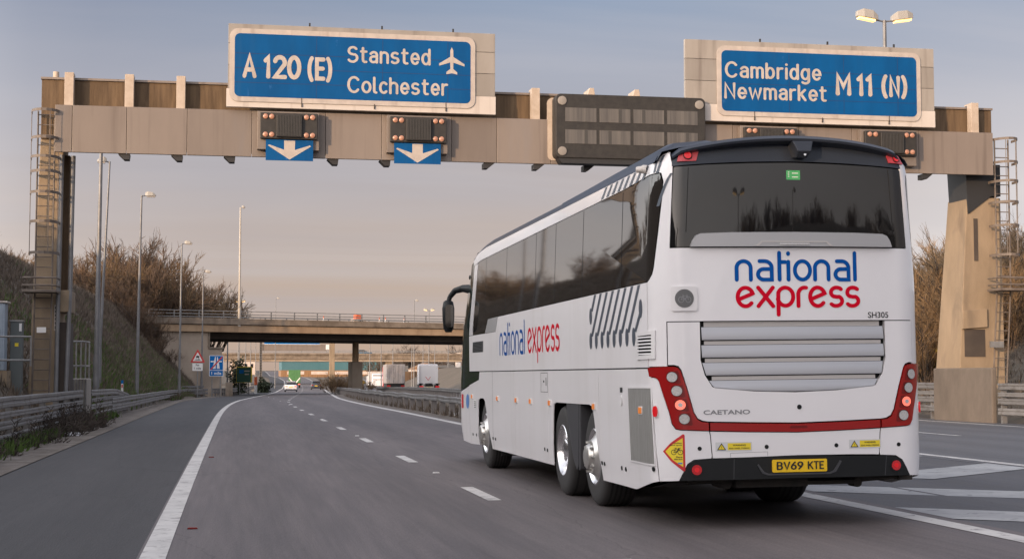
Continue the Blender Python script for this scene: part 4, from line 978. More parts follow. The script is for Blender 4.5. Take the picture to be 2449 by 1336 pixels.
# ---- signs hung on it
ST = {'A': (.62, [[(.02, 0), (.31, 1), (.60, 0)], [(.12, .32), (.50, .32)]]), '1': (.30, [[(.02, .80), (.16, .97), (.16, 0)]]),
 '2': (.56, [arc(.28, .72, .25, .27, 165, -20, 12) + [(.04, 0), (.54, 0)]]), '0': (.56, [arc(.28, .5, .26, .5, 90, 450, 26)]),
 '(': (.28, [arc(.42, .48, .36, .72, 128, 232, 12)]), ')': (.28, [arc(-.16, .48, .36, .72, 52, -52, 12)]), 'E': (.44, [[(.42, 1), (.04, 1), (.04, 0), (.42, 0)], [(.04, .52), (.38, .52)]]),
 'M': (.66, [[(.04, 0), (.04, 1), (.33, .38), (.62, 1), (.62, 0)]]), 'N': (.50, [[(.04, 0), (.04, 1), (.46, 0), (.46, 1)]]), ' ': (.28, [])}
TR = {'S': (.72, [arc(.36, 1.02, .33, .34, 35, 180, 8) + arc(.36, 1.0, .33, .30, 190, 245, 4) + [(.38, .69)] + arc(.36, .37, .35, .36, 60, -40, 8) + arc(.34, .36, .36, .36, -60, -148, 8)]),
 't': (.40, [[(.14, 1.30), (.14, .24), (.18, .08), (.28, .01), (.40, .02)], [(0, .98), (.40, .98)]]),
 'a': (.56, [[(.05, .80)] + arc(.30, .70, .25, .27, 145, 0, 9) + [(.55, 0)], [(.55, .56), (.28, .56)] + arc(.27, .29, .25, .27, 90, 270, 10)[1:] + [(.42, .06), (.55, .2)]]),
 'n': (.55, [[(0, 0), (0, .98)], [(0, .6)] + arc(.275, .68, .275, .29, 180, 0, 10) + [(.55, 0)]]), 's': (.56, [arc(.28, .73, .25, .24, 40, 180, 7) + arc(.27, .71, .24, .21, 190, 240, 3) + [(.29, .49)] + arc(.27, .26, .27, .25, 60, -40, 7) + arc(.26, .26, .27, .25, -60, -145, 7)]),
 'e': (.60, [[(.05, .47), (.60, .47)] + arc(.32, .49, .28, .48, 5, 180, 12) + arc(.32, .49, .28, .48, 180, 318, 9)[1:]]), 'd': (.58, [arc(.29, .49, .28, .48, 90, 450, 22), [(.58, 1.38), (.58, 0)]]),
 'C': (.86, [arc(.47, .69, .45, .69, 42, 318, 18)]), 'o': (.62, [arc(.31, .49, .31, .48, 90, 450, 22)]), 'l': (.16, [[(0, 1.38), (0, .18), (.04, .05), (.16, .0)]]), 'c': (.52, [arc(.30, .49, .29, .48, 45, 315, 14)]),
 'h': (.55, [[(0, 0), (0, 1.38)], [(0, .6)] + arc(.275, .68, .275, .29, 180, 0, 10) + [(.55, 0)]]), 'r': (.36, [[(0, 0), (0, .98)], [(0, .6)] + arc(.30, .64, .29, .33, 170, 78, 7)]),
 'm': (.88, [[(0, 0), (0, .98)], [(0, .6)] + arc(.22, .70, .22, .27, 180, 0, 8) + [(.44, 0)], [(.44, .6)] + arc(.66, .70, .22, .27, 180, 0, 8) + [(.88, 0)]]), 'b': (.58, [[(0, 1.38), (0, 0)], arc(.29, .49, .28, .48, 90, 450, 22)]),
 'i': (.02, [[(.01, 0), (.01, .98)], [(.01, 1.33), (.01, 1.37)]]), 'g': (.58, [arc(.29, .49, .28, .48, 90, 450, 22), [(.58, .98), (.58, -.12)] + arc(.29, -.14, .29, .26, 0, -140, 9)]), 'N': (.70, [[(0, 0), (0, 1.38), (.70, 0), (.70, 1.38)]]),
 'w': (.90, [[(0, .98), (.22, 0), (.45, .88), (.68, 0), (.90, .98)]]), 'k': (.52, [[(0, 1.38), (0, 0)], [(.48, .98), (.02, .42)], [(.17, .57), (.52, 0)]]),
 'B': (.66, [[(0, 0), (0, 1.38), (.36, 1.38)] + arc(.36, 1.05, .26, .33, 90, -90, 8)[1:] + [(0, .72)], [(.36, .72)] + arc(.36, .36, .30, .36, 90, -90, 8)[1:] + [(0, 0)]]), 'V': (.76, [[(0, 1.38), (.38, 0), (.76, 1.38)]]), '6': (.66, [arc(.33, .40, .33, .40, 90, 450, 20), [(.03, .42), (.12, .85), (.52, 1.38)]]), '9': (.66, [arc(.33, .98, .33, .40, 90, 450, 20), [(.63, .96), (.54, .53), (.14, 0)]]), 'K': (.70, [[(0, 1.38), (0, 0)], [(.66, 1.38), (.02, .58)], [(.22, .82), (.70, 0)]]), 'T': (.70, [[(0, 1.38), (.70, 1.38)], [(.35, 1.38), (.35, 0)]]), 'E': (.58, [[(.58, 1.38), (0, 1.38), (0, 0), (.58, 0)], [(0, .70), (.52, .70)]])}
def draw_words(b, txt, x0, x1, z0, xh, putf, wd_=.215, gap=.33):
    tot = sum(TR[c][0] for c in txt)+gap*(len(txt)-1)+wd_; sx_ = (x1-x0)/tot; x = wd_/2; i = 0
    for c in txt:
        for p in TR[c][1]:
            ribbon(b, p, wd_, (lambda xo, i_: lambda a, q, kk: putf(x0+(a+xo)*sx_, z0+q*xh, .0005*(kk+4*(i_ % 3))))(x, i), 0); i += 1
        x += TR[c][0]+gap
def strokes(b, txt, x0, x1, z0, h, y, wd_=.22, gap=.17):
    tot = sum(ST[c][0] for c in txt)+gap*(len(txt)-1); sx_ = (x1-x0)/tot; x = 0
    out = []
    for c in txt:
        for k, p in enumerate(ST[c][1]):
            out.append((lambda q, x_, k_: (q, x_, k_))(p, x, k))
        x += ST[c][0]+gap
    for i, (p, xo, k) in enumerate(out):
        ribbon(b, p, wd_, lambda a, q, kk: (x0+(a+xo)*sx_, y-.0006*(kk+4*(i % 3)), z0+q*h), 0)

def P_xz(y): return lambda a, c: (a, y, c)
def motorway_sign(lab, X0, X1, Z0, Z1, bx0, bx1, bz0, bz1, pale, words, arrow=None):
    t = thing('direction_sign', (X0, GY-.3, Z0), lab, 'road sign', group='blue direction signs on the gantry')
    def T(b, name, m, par=t, **k): b.v = [(x-X0, y-GY+.3, z-Z0) for x, y, z in b.v]; return b.build(name, m, par, **k)
    y = GY-.30
    zz = [pale, pale+(Z1-pale)*.36, pale+(Z1-pale)*.70, Z1]
    for a, c in zip(zz, zz[1:]):
        b = MB(); b.box(X0, X1, y, y+.14, a+.008, c-.004); bd = T(b, 'backing_board', 'board_grey', bevel=.006)
    b = MB(); b.box(X0-.04, X1+.02, y-.01, y+.14, Z0, pale+.002); T(b, 'lower_board', 'board_pale', bevel=.006)
    b = MB(); b.prism(rrect(bx0-.15, bx1+.15, bz0-.15, bz1+.15, .26, 6), y-.045, y-.012); T(b, 'sign_border', 'sign_white', bevel=.004)
    b = MB(); b.prism(rrect(bx0, bx1, bz0, bz1, .16, 6), y-.052, y-.046); pn = T(b, 'sign_panel', 'sign_blue')
    for wd_, a, c, d, e, wt_ in words:
        b = MB()
        if wd_[0] == '#': strokes(b, wd_[1:], a, c, d, e, y-.056)
        else: draw_words(b, wd_, a, c, d, e, lambda X_, Z_, k_: (X_, y-.056-k_, Z_))
        T(b, 'lettering', 'sign_white', pn, fix=False)
    if arrow:
        cx, cz, q = arrow
        pl_ = [(0, .42), (.045, .33), (.05, .12), (.40, -.10), (.40, -.17), (.05, -.06), (.045, -.26), (.17, -.36), (.17, -.43), (0, -.395)]
        pl_ = pl_ + [(-a, c) for a, c in pl_[1:-1]][::-1]
        b = MB(); b.add([(cx+a*q, y-.056, cz+c*q) for a, c in pl_], [tuple(range(len(pl_)))]); T(b, 'aeroplane_symbol', 'sign_white', pn, fix=False)
    for k in (.22, .45, .68):
        b = MB(); z = bz0+(bz1-bz0)*k; b.box(bx0+.02, bx1-.02, y-.0555, y-.0525, z, z+.016); T(b, 'joint', 'sign_seam', pn)
    for k in (.34, .62, .9):
        b = MB(); x = bx0+(bx1-bx0)*k; b.box(x, x+.014, y-.0558, y-.0525, bz0+.02, bz1-.02); T(b, 'joint', 'sign_seam', pn)
    for k in range(1, 4):
        x = X0+(X1-X0)*k/3.7; b = MB(); b.box(x-.012, x+.012, y-.054, y-.01, Z0+.05, Z0+(.33 if k != 2 else .2)); T(b, 'joint', 'dark_concrete')
        b = MB(); b.box(x+.2, x+.25, y, y+.05, Z1, Z1+.10); T(b, 'bolt', 'steel_dark')
    return t
motorway_sign('blue motorway sign reading A 120 (E) Stansted Colchester with an aeroplane symbol', -.17, 7.90, 9.41, 11.92, .02, 7.13, 9.72, 11.62, 9.96,
    [('#A', .30, .62, 10.34, .60, 0), ('#120', .92, 1.94, 10.34, .60, 0), ('#(E)', 2.20, 2.90, 10.33, .58, 0), ('Stansted', 3.36, 5.90, 10.88, .325, 0), ('Colchester', 3.36, 6.44, 9.96, .325, 0)], (6.55, 11.02, .98))
motorway_sign('blue motorway sign reading Cambridge Newmarket M 11 (N) above the coach', 13.96, 22.33, 9.43, 12.0, 15.14, 21.70, 9.75, 11.68, 9.96,
    [('Cambridge', 15.24, 18.46, 10.84, .33, 0), ('Newmarket', 15.22, 18.63, 10.17, .33, 0), ('#M', 18.98, 19.42, 10.42, .60, 0), ('#11', 19.70, 20.20, 10.42, .60, 0), ('#(N)', 20.52, 21.36, 10.42, .58, 0)])
for t_, x0, x1 in (('BV69', -.222, .035), ('KTE', .078, .236)):     # lettering of the coach number plate
    b = MB(); draw_words(b, t_, x0, x1, .490, .0455, lambda a, c, k_: on_rear(.0475+k_)(a, c), .25, .30); b.build('lettering', 'ink', pl, fix=False)
# lane signals
sigs = [(.79, 2.49, 'first lane signal box from the left, with a blue arrow plate beneath'), (4.66, 6.38, 'second lane signal box from the left, beneath the word Colchester'), (15.83, 17.57, 'lane signal box half hidden by the coach roof, beneath the word Newmarket'), (19.86, 21.62, 'rightmost lane signal box, beneath M 11, beside the coach tail lamp')]
def signal(x0, x1, lab):
    wd_ = x1-x0; t = thing('lane_signal', (x0, GY-.34, 8.46), lab, 'lane signal', group='lane signals along the gantry')
    b = MB(); b.box(-.08, wd_+.05, .02, .30, -.30, .84); b.build('mounting_plate', 'fascia_metal', t, bevel=.008)
    b = MB(); b.box(0, wd_, -.14, .0, 0, .78); b.build('housing', 'signal_black', t, bevel=.02)
    b = MB(); b.box(wd_*.28, wd_*.72, -.25, -.142, .05, .72); b.build('display_hood', 'signal_black', t, bevel=.015)
    b = MB()
    for k in range(16):
        x = wd_*.29+k*wd_*.42/15.4; b.box(x, x+.018, -.268, -.252, .08, .69)
    b.build('display_grid', 'signal_grid', t)
    for cx in (.09, .20, .80, .91):
        for cz in (.12, .66):
            b = MB(); b.lathe([(0, .078), (-.03, .075), (-.045, .05), (-.05, 0)], (wd_*cx, -.141, cz), 'y', 16); b.build('lantern', 'amber_lens', t, smooth=40)
    return t
for a, c, l in sigs: signal(a, c, l)
for x0, x1, lab in ((.96, 2.36, 'blue plate with a white down arrow under the first lane signal from the left'), (4.79, 6.21, 'blue plate with a white down arrow under the second lane signal from the left')):
    t = thing('arrow_sign', (x0, GY-.42, 7.82), lab, 'road sign', group='lane arrow plates under the gantry'); wd_ = x1-x0
    b = MB(); b.box(0, wd_, 0, .03, 0, .62); b.build('plate', 'sign_blue', t)
    m_ = wd_/2; a = [(m_, .03), (.06, .44), (.10, .47), (m_-.16, .32), (m_-.16, .60), (m_+.16, .60), (m_+.16, .32), (wd_-.10, .47), (wd_-.06, .44)]
    b = MB(); b.add([(x, -.005, z) for x, z in a], [(0, 1, 2, 3), (0, 3, 6), (3, 4, 5, 6), (0, 6, 7, 8)]); b.build('arrow', 'sign_white', t, fix=False)
# message sign
t = thing('message_sign', (9.74, GY-.55, 8.1), 'dark electronic message sign with two blank rows, in the middle of the gantry', 'message sign')
b = MB(); b.prism(rrect(0, 4.78, 0, 1.98, .16), -.05, .5); b.build('housing', 'signal_black', t, bevel=.02)
b = MB(); b.prism(rrect(-.14, 4.6, -.02, 1.94, .16), .505, .62); b.build('mounting_frame', 'post_cream', t)
for r, z in enumerate((1.12, .44)):
    for k in range(4):
        x = .30+k*1.08; b = MB(); b.box(x, x+.98, -.062, -.052, z, z+.43); b.build('display_panel', 'pixel_panel', t)
        for q in (1, 2):
            b2_ = MB(); b2_.box(x+.98*q/3-.05, x+.98*q/3+.05, -.068, -.0625, z+.01, z+.42); b2_.build('display_strip', 'signal_grid' if (k+q+r) % 3 == 0 else 'pixel_panel', t)
for x in (.20, 4.58):
    for z in (.20, 1.76):
        b = MB(); b.lathe([(0, .14), (-.04, .135), (-.05, .09), (-.05, 0)], (x, -.052, z), 'y', 20); b.build('warning_lantern', 'pixel_panel' if False else 'board_grey', t, smooth=40)
b = MB(); b.prism([(0.1, 0), (4.7, 0), (4.6, -.16), (.2, -.16)], .0, .5); b.build('underside_tray', 'steel_dark', t)

# ------------------------------------------------------------------ first overpass
BA = Vector((-6.0, 148.4)); BRZ = atan2(12.0, 29.55)
def bw(u, v): return (BA.x+u*cos(BRZ)-v*sin(BRZ), BA.y+u*sin(BRZ)+v*cos(BRZ))
br = thing('overpass', (BA.x, BA.y, 0), 'brown concrete road bridge over the motorway ahead of the coach', 'bridge', rz=BRZ)
D = 13.0; U0, U1 = -22, 75
b = MB(); b.box(-.5, U1, 0, .9, 5.64, 6.29); b.build('fascia_beam', 'lit_fascia', br, bevel=.03)
b = MB(); b.box(-9, U1, -.16, .4, 6.37, 6.95); b.box(-9, U1, .05, .4, 6.29, 6.372); b.build('parapet', 'bridge_concrete', br, bevel=.03)
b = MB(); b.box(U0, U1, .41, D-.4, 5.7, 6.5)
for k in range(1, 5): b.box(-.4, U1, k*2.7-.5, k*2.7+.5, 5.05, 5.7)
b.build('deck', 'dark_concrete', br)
b = MB(); b.box(-.5, U1, D-.9, D, 5.0, 6.29); b.box(U0, U1, D-.4, D+.16, 6.37, 6.95); b.build('rear_beam', 'bridge_concrete', br)
def railing(x0, x1, y, name):
    b = MB()
    for z in (7.08, 7.36, 7.66): b.box(x0, x1, y-.035, y+.035, z-.035, z+.035)
    r_ = b.build(name, 'galv', br)
    n_ = int((x1-x0)/2.4)
    for k in range(n_+1):
        b = MB(); x = x0+(x1-x0)*k/n_; b.box(x-.05, x+.05, y+.036, y+.12, 6.95, 7.70); b.build('post', 'galv', r_)
railing(-9, 60, .12, 'railing'); railing(-9, 60, D, 'railing')
b = MB(); b.prism([(-.2, -.6), (-.2, 5.62), (4.45, 5.62), (4.45, 4.05), (5.75, 4.05), (5.75, -.6)], .35, 12.6, 'y'); b.build('abutment', 'lit_concrete', br, bevel=.04)
b = MB(); b.box(4.35, 5.85, .2, 12.7, 4.055, 4.2); b.box(4.30, 4.46, .2, .34, 4.2, 5.62); b.build('bearing_shelf', 'bridge_concrete', br, bevel=.02)
b = MB()
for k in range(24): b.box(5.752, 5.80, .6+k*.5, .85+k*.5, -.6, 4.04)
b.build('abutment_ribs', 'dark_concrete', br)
pc = (lambda X, Y: ((X-BA.x)*cos(BRZ)+(Y-BA.y)*sin(BRZ), -(X-BA.x)*sin(BRZ)+(Y-BA.y)*cos(BRZ)))(13.1, 165.5)
for dv in (0,):
    b = MB(); b.tube((pc[0], pc[1]+dv, 2.9), (pc[0], pc[1]+dv, 5.1), .34, .34, 20); b.build('pier_column', 'lit_fascia', br, smooth=40)
    b = MB(); b.box(pc[0]-.63, pc[0]+.63, pc[1]-.5+dv, pc[1]+.5+dv, -1.2, 2.96); b.build('pier_base', 'lit_concrete', br, bevel=.05)
b = MB(); b.box(62, 63, .5, 12, -1, 5.6); b.build('far_abutment', 'bridge_concrete', br)
# cones and works on the bridge
def cone(X, Y, z, lab):
    t = thing('traffic_cone', (X, Y, z), lab, 'traffic cone', group='orange cones on the bridge')
    b = MB(); b.box(-.22, .22, -.22, .22, 0, .05); b.build('base', 'rubber', t)
    b = MB(); b.lathe([(.05, .17), (.45, .10)], (0, 0, 0), 'z', 12); b.lathe([(.75, .06), (1.0, .03), (1.0, 0)], (0, 0, 0), 'z', 12); b.build('body', 'cone_orange', t, smooth=40)
    b = MB(); b.lathe([(.45, .101), (.75, .061)], (0, 0, 0), 'z', 12); b.build('sleeve', 'sign_white_clean', t, smooth=40)
for (u, lab) in ((17.0, 'leftmost orange cone behind the bridge railing'), (23.3, 'orange cone behind the railing, right of the works plant'), (24.0, 'tall orange cone next to another behind the railing'), (26.2, 'rightmost orange cone behind the bridge railing')):
    X, Y = bw(u, 1.6); cone(X, Y, 6.5, lab)
X, Y = bw(21.0, 1.8)
t = thing('works_trailer', (X, Y, 6.5), 'small orange and white works trailer behind the bridge railing', 'trailer', rz=BRZ)
b = MB(); b.box(-.7, .7, -.4, .4, .35, .75); b.box(-1.0, .9, -.03, .03, .3, .36); b.build('body', 'sign_white', t, bevel=.03)
b = MB(); b.prism([(-.45, .75), (.25, .75), (.15, 1.15), (-.4, 1.2)], -.3, .3); b.build('engine_cover', 'cone_orange', t, bevel=.03)
for g in (-1, 1):
    b = MB(); b.lathe([(-.06, 0), (-.06, .3), (.06, .3), (.06, 0)], (.1, g*.45, .3), 'y', 16); b.build('wheel', 'rubber', t)

# ------------------------------------------------------------------ lamp columns
def lamp_post(X, Y, ztop, arm, lab, lean=0, m='lamp_pole', r=.085, double=False, lit=False, grp='street lamps along the motorway', z0=None, hs=1.0):
    z0 = zg(X, Y) if z0 is None else z0
    t = thing('street_lamp', (X, Y, z0), lab, 'street lamp', group=grp); H = ztop-z0
    b = MB(); b.tube((0, 0, -.3), (0, 0, 1.6), r*1.25, r*1.25, 12); b.tube((0, 0, 1.6), (lean, 0, H), r, r*.6, 12); b.build('column', m, t, smooth=40)
    arms = (-1, 1) if double else (1 if arm > 0 else -1,)
    for g in arms:
        a = abs(arm)
        q = MB(); q.tube((lean, 0, H-.05), (lean+g*a*.55, 0, H+.05), .03, .03, 6); q.build('arm', m, t)
        x0 = lean+g*a*.25
        b = MB(); L_ = a*.75; zb = H-.02
        sec = [(0, .09, .10), (.25, .15, .20), (.7, .16, .20), (1, .09, .10)]
        for u, hw_, hh in sec:
            x = x0+g*L_*u; zt = zb+.06+hh*hs-(.10*u if not double else -.12*u*1.0+.0)
            zl = zb+(.0 if not double else .12*u); b.v += [(x, -hw_*hs, zl), (x, hw_*hs, zl), (x, hw_*.7*hs, zt), (x, -hw_*.7*hs, zt)]
        for j in range(3):
            for i in range(4): b.f.append([j*4+i, j*4+(i+1) % 4, (j+1)*4+(i+1) % 4, (j+1)*4+i]); b.m.append(0)
        b.f += [[0, 1, 2, 3], [12, 13, 14, 15]]; b.m += [0, 0]
        hd = b.build('lamp_head', 'lamp_head', t, bevel=.015)
        b = MB(); c0, c1 = x0+g*L_*.15, x0+g*L_*.92
        k = .12 if double else 0
        b.add([(c0, -.11*hs, zb-.012+k*.15), (c1, -.11*hs, zb-.012+k*.92), (c1, .11*hs, zb-.012+k*.92), (c0, .11*hs, zb-.012+k*.15), (c0, -.09*hs, zb-.07+k*.15), (c1, -.08*hs, zb-.07+k*.92), (c1, .08*hs, zb-.07+k*.92), (c0, .09*hs, zb-.07+k*.15)], [(0, 1, 5, 4), (1, 2, 6, 5), (2, 3, 7, 6), (3, 0, 4, 7), (4, 5, 6, 7)])
        b.build('lens', 'lamp_lit' if lit else 'lens_grey', hd)
    return t
lamp_post(-5.45, 66, 12.6, .5, 'thick grey pole standing just right of the left gantry leg', m='lamp_pole', r=.11, lean=.06)
lamp_post(-5.75, 71.3, 11.05, -.55, 'thin leaning street lamp close beside the thick grey pole', lean=.30, r=.07)
lamp_post(-4.85, 84, 11.0, .75, 'tallest grey street lamp, nearest one clear of the gantry leg', lean=.10)
lamp_post(-3.6, 113.4, 10.95, .75, 'grey street lamp standing left of the slippery road triangle', lean=.06)
lamp_post(-2.6, 145, 11.0, .75, 'grey street lamp standing right of the slippery road triangle, before the bridge', lean=.04, m='steel_dark' if False else 'lamp_pole')
lamp_post(-.35, 181, 11.2, .75, 'small street lamp behind the bridge, left of the tall pale pole')
X, Y = bw(6.3, 3.2); lamp_post(.78, 151.2, 17.7, .45, 'tall pale sunlit pole with a small dark lamp rising from the bridge', m='pole_pale', r=.12, z0=6.5, grp='street lamps on the bridge')
lamp_post(22.7, 51, 14.0, 1.05, 'twin headed lamp with both lights on behind the Cambridge sign', double=True, lit=True, lean=0, r=.11, hs=1.25)
for X, Y, zt, d_, lab in ((1.2, 223, 12.0, True, 'lit lamp peeping out right of the tall pale pole'), (8.5, 303, 16.5, False, 'thin distant lamp over the middle of the bridge'), (30.2, 258, 14.1, False, 'thin distant lamp over the right of the bridge'), (28.9, 228, 11.2, True, 'twin lit lamp over the bridge near the coach mirror')):
    lamp_post(X, Y, zt, .8, lab, double=d_, lit=d_)
for i, (px, Y, zt) in enumerate(((570, 230, 8), (588, 250, 9), (600, 270, 9.5), (612, 290, 10), (885, 290, 11), (912, 300, 11), (940, 320, 12), (985, 300, 11), (1012, 310, 12), (1040, 330, 12), (1072, 340, 12.5))):
    X = Y*tan(math.atan((px-1224.5)/3700)+R(10.2966))
    lamp_post(X, Y, zt, .8, 'one of the thin far lamp columns seen under the bridge', grp='far lamp columns under the bridge')

# ------------------------------------------------------------------ guard rails
PROF = [(-.05, -.1), (.035, -.1), (.05, -.082), (.05, -.03), (.035, -.015), (.035, .015), (.05, .03), (.05, .082), (.035, .1), (-.05, .1)]
def sweep(b, pts, prof):
    n = len(prof); k0 = len(b.v)
    for i, p in enumerate(pts):
        p = Vector(p); a = Vector(pts[max(0, i-1)]); c = Vector(pts[min(len(pts)-1, i+1)]); d = (c-a); d.z = 0; d.normalize(); lat = Vector((d.y, -d.x, 0))
        for o, z in prof: q = p+lat*o; b.v.append((q.x, q.y, q.z+z))
    for i in range(len(pts)-1):
        for j in range(n): b.f.append([k0+i*n+j, k0+i*n+(j+1) % n, k0+(i+1)*n+(j+1) % n, k0+(i+1)*n+j]); b.m.append(0)
    b.f += [[k0+j for j in range(n)], [k0+(len(pts)-1)*n+j for j in range(n)]]; b.m += [0, 0]
def guard(lab, fx, y0, y1, rails, step=3.0, post='rail_steel', face=1, zoff=0, wob=.0, dy=2.0, pw=.07):
    ys = list(np.arange(y0, y1+.01, dy)); x0 = fx(y0)
    t = thing('guard_rail', (x0, y0, zr(x0, y0)), lab, 'guard rail', group='steel guard rails')
    zt = rails[0] if not callable(rails[0]) else .62
    base = zr(x0, y0)
    for h in rails:
        b = MB(); pts = []; tk = 1.0
        if isinstance(h, tuple): h, tk = h[0], h[1]/.2
        for y in ys:
            x = fx(y); hh = h(y) if callable(h) else h
            pts.append((x-x0, y-y0, zr(x, y)+hh-base+wob*(random.random()-.5)))
        sweep(b, pts, [(o*face, z*tk) for o, z in PROF]); b.build('rail', 'rail_steel', t, smooth=20)
    y = y0+.5; k = 0
    while y < y1 and k < 95:
        x = fx(y); hh = max((h(y) if callable(h) else h[0] if isinstance(h, tuple) else h) for h in rails)
        b = MB(); gx_ = x-x0-face*.09; z0 = zr(x, y)-base; b.box(gx_-pw, gx_+pw, y-y0-.05, y-y0+.05, z0-.3, z0+hh+.05); b.build('post', post, t); y += step; k += 1
    return t
LX = smoothed([-50, 20, 52, 75, 111, 130, 144, 170, 260, 400], [-4.55, -4.55, -4.5, -4.15, -3.75, -3.3, -1.4, .2, 3.8, 9.6], 3)
guard('four stacked steel rails beside the hard shoulder in the left foreground', lambda y: -4.55, 10, 50.2, ((.97, .23), (.71, .12), (.50, .17), (.22, .17)), wob=.012)
guard('stacked steel rails just beyond the grey upright block, ramping down', lambda y: -4.5+.012*(y-52), 52.4, 70, (lambda y: float(np.interp(y, [52, 62, 70], [.97, .93, .62])), (.72, .11), (.50, .16), (.22, .16)))
guard('long single steel rail curving along the hard shoulder up to the bridge', LX, 60, 141, (.60, lambda y: .33), wob=.02)
guard('second rail tier rising in front of the bridge abutment', lambda y: LX(y)-.35, 120, 141, (lambda y: float(np.interp(y, [120, 125, 140], [.5, .85, .9])),))
guard('steel rail under the bridge curving right beyond the concrete post', LX, 143.5, 330, (.62, .36))
GXR = lambda y: XR(y)+.95
guard('steel rail on timber posts along the right edge of the coach lanes', GXR, 36, 250, (.55,), step=2.4, post='fence_grey', face=-1, wob=.06, pw=.10)
guard('rail of closely spaced posts beside the right hand carriageway', lambda y: RL(y)-.9, 50, 190, (.62,), step=1.5, post='fence_grey', face=-1, wob=.02)
RB = lambda y: RR(y)+.95
guard('stacked steel rails right of the far wall, at the right edge', RB, 8, 41.6, ((1.06, .19), (.83, .12), (.63, .17), (.34, .19)), face=-1, dy=.6)
guard('stacked steel rails left of the wall, beside the coach tail lamp', RB, 45.75, 110, ((1.06, .19), (.83, .12), (.63, .17), (.34, .19)), face=-1)
# concrete blocks in the rail lines
def block(name, lab, x0, x1, y0, y1, h, m='concrete', ribs=0):
    zb = min(zr(x0, y0), zr(x1, y1))-.2; t = thing(name, ((x0+x1)/2, (y0+y1)/2, zb), lab, 'concrete block')
    a, c = (x1-x0)/2, (y1-y0)/2
    b = MB(); b.box(-a, a, -c, c, 0, h+.2); b.build('body', m, t, bevel=.03)
    if ribs:
        for k in range(ribs):
            x = -a+(k+.3)*2*a/ribs; b = MB(); b.box(x, x+.05, -c-.03, -c-.001, .02, h+.18); b.build('rib', 'rail_steel', t, bevel=.01)
    return t
block('barrier_post', 'tall grey ribbed upright block standing in the left guard rail', -4.92, -4.46, 50.6, 52.2, 1.45, 'board_grey', 5)
block('plinth_wall', 'low concrete wall in front of the left gantry leg', -6.1, -4.95, 50.7, 52.1, 1.40, 'concrete')
block('bridge_post', 'pale concrete post ending the rail at the bridge', -.42, .22, 141.6, 142.8, 1.25, 'bridge_concrete')
t = thing('plinth_wall', (22.0, 44.05, 0), 'concrete wall in front of the right gantry leg between two rails', 'concrete wall')
b = MB(); b.box(-.22, -.06, -2.2, 1.62, -.2, 1.66); b.build('body', 'wall_concrete', t, bevel=.04)

# ------------------------------------------------------------------ bare trees, shrubs, grass
def wood(seed, H, stems, spread, up, nb, nt, nq, r0, tmul=1.0, trunk_h=0.0, flat=.0):
    """grow a bare crown: stems > branches > twigs > tips; returns two segment lists (thick, thin)"""
    rg = random.Random(seed); thick, thin = [], []
    def rv(s): return Vector((rg.gauss(0, s), rg.gauss(0, s), rg.gauss(0, s)))
    def grow(p, d, ln, r, lev, out, n=3):
        pts = [p.copy()]
        for i in range(n):
            d = (d+rv(.13)+Vector((0, 0, up*.10))).normalized(); q = pts[-1]+d*(ln/n)
            out.append((pts[-1], q, r*(1-i/n*.6), r*(1-(i+1)/n*.6))); pts.append(q)
        return pts, d
    def at(pts, u):
        k = min(int(u*(len(pts)-1)), len(pts)-2); f = u*(len(pts)-1)-k
        return pts[k].lerp(pts[k+1], f), (pts[k+1]-pts[k]).normalized()
    def kid(d, ang):
        o = d.orthogonal().normalized(); b_ = d.cross(o); t = rg.uniform(0, 2*pi)
        return (d*cos(ang)+(o*cos(t)+b_*sin(t))*sin(ang)+Vector((0, 0, up*.25))).normalized()
    top = Vector((0, 0, 0))
    if trunk_h:
        tp, _ = grow(Vector((0, 0, -.4)), Vector((rg.uniform(-.08, .08), 0, 1)), trunk_h+.4, r0*1.8, 0, thick, 4); top = tp[-1]
    for s in range(stems):
        a = rg.uniform(0, 2*pi); rad = rg.random()**.5*spread if not trunk_h else 0
        lean = (rad/spread*.55 if not trunk_h else rg.uniform(.15, .75)) if spread else .2
        p = Vector((rad*cos(a), rad*sin(a), -.3)) if not trunk_h else top*rg.uniform(.75, 1)
        d = Vector((cos(a)*lean, sin(a)*lean, 1)).normalized()
        ln = (H-trunk_h)*rg.uniform(.62, .95)
        pts, _ = grow(p, d, ln, r0*(.8 if trunk_h else .55), 1, thick, 4)
        for b_ in range(nb):
            q, dd = at(pts, rg.uniform(.25, 1)); bl = ln*rg.uniform(.22, .42)
            bp, _ = grow(q, kid(dd, rg.uniform(.4, .9)), bl, r0*.3, 2, thick, 3)
            for t_ in range(nt):
                q2, d2 = at(bp, rg.uniform(.15, 1)); tl = bl*rg.uniform(.3, .6)
                tp_, _ = grow(q2, kid(d2, rg.uniform(.35, .8)), tl, .016*tmul, 3, thin, 2)
                for u in range(nq):
                    q3, d3 = at(tp_, rg.uniform(.2, 1)); grow(q3, kid(d3, rg.uniform(.3, .7)), tl*rg.uniform(.35, .7), .010*tmul, 4, thin, 1)
    return thick, thin
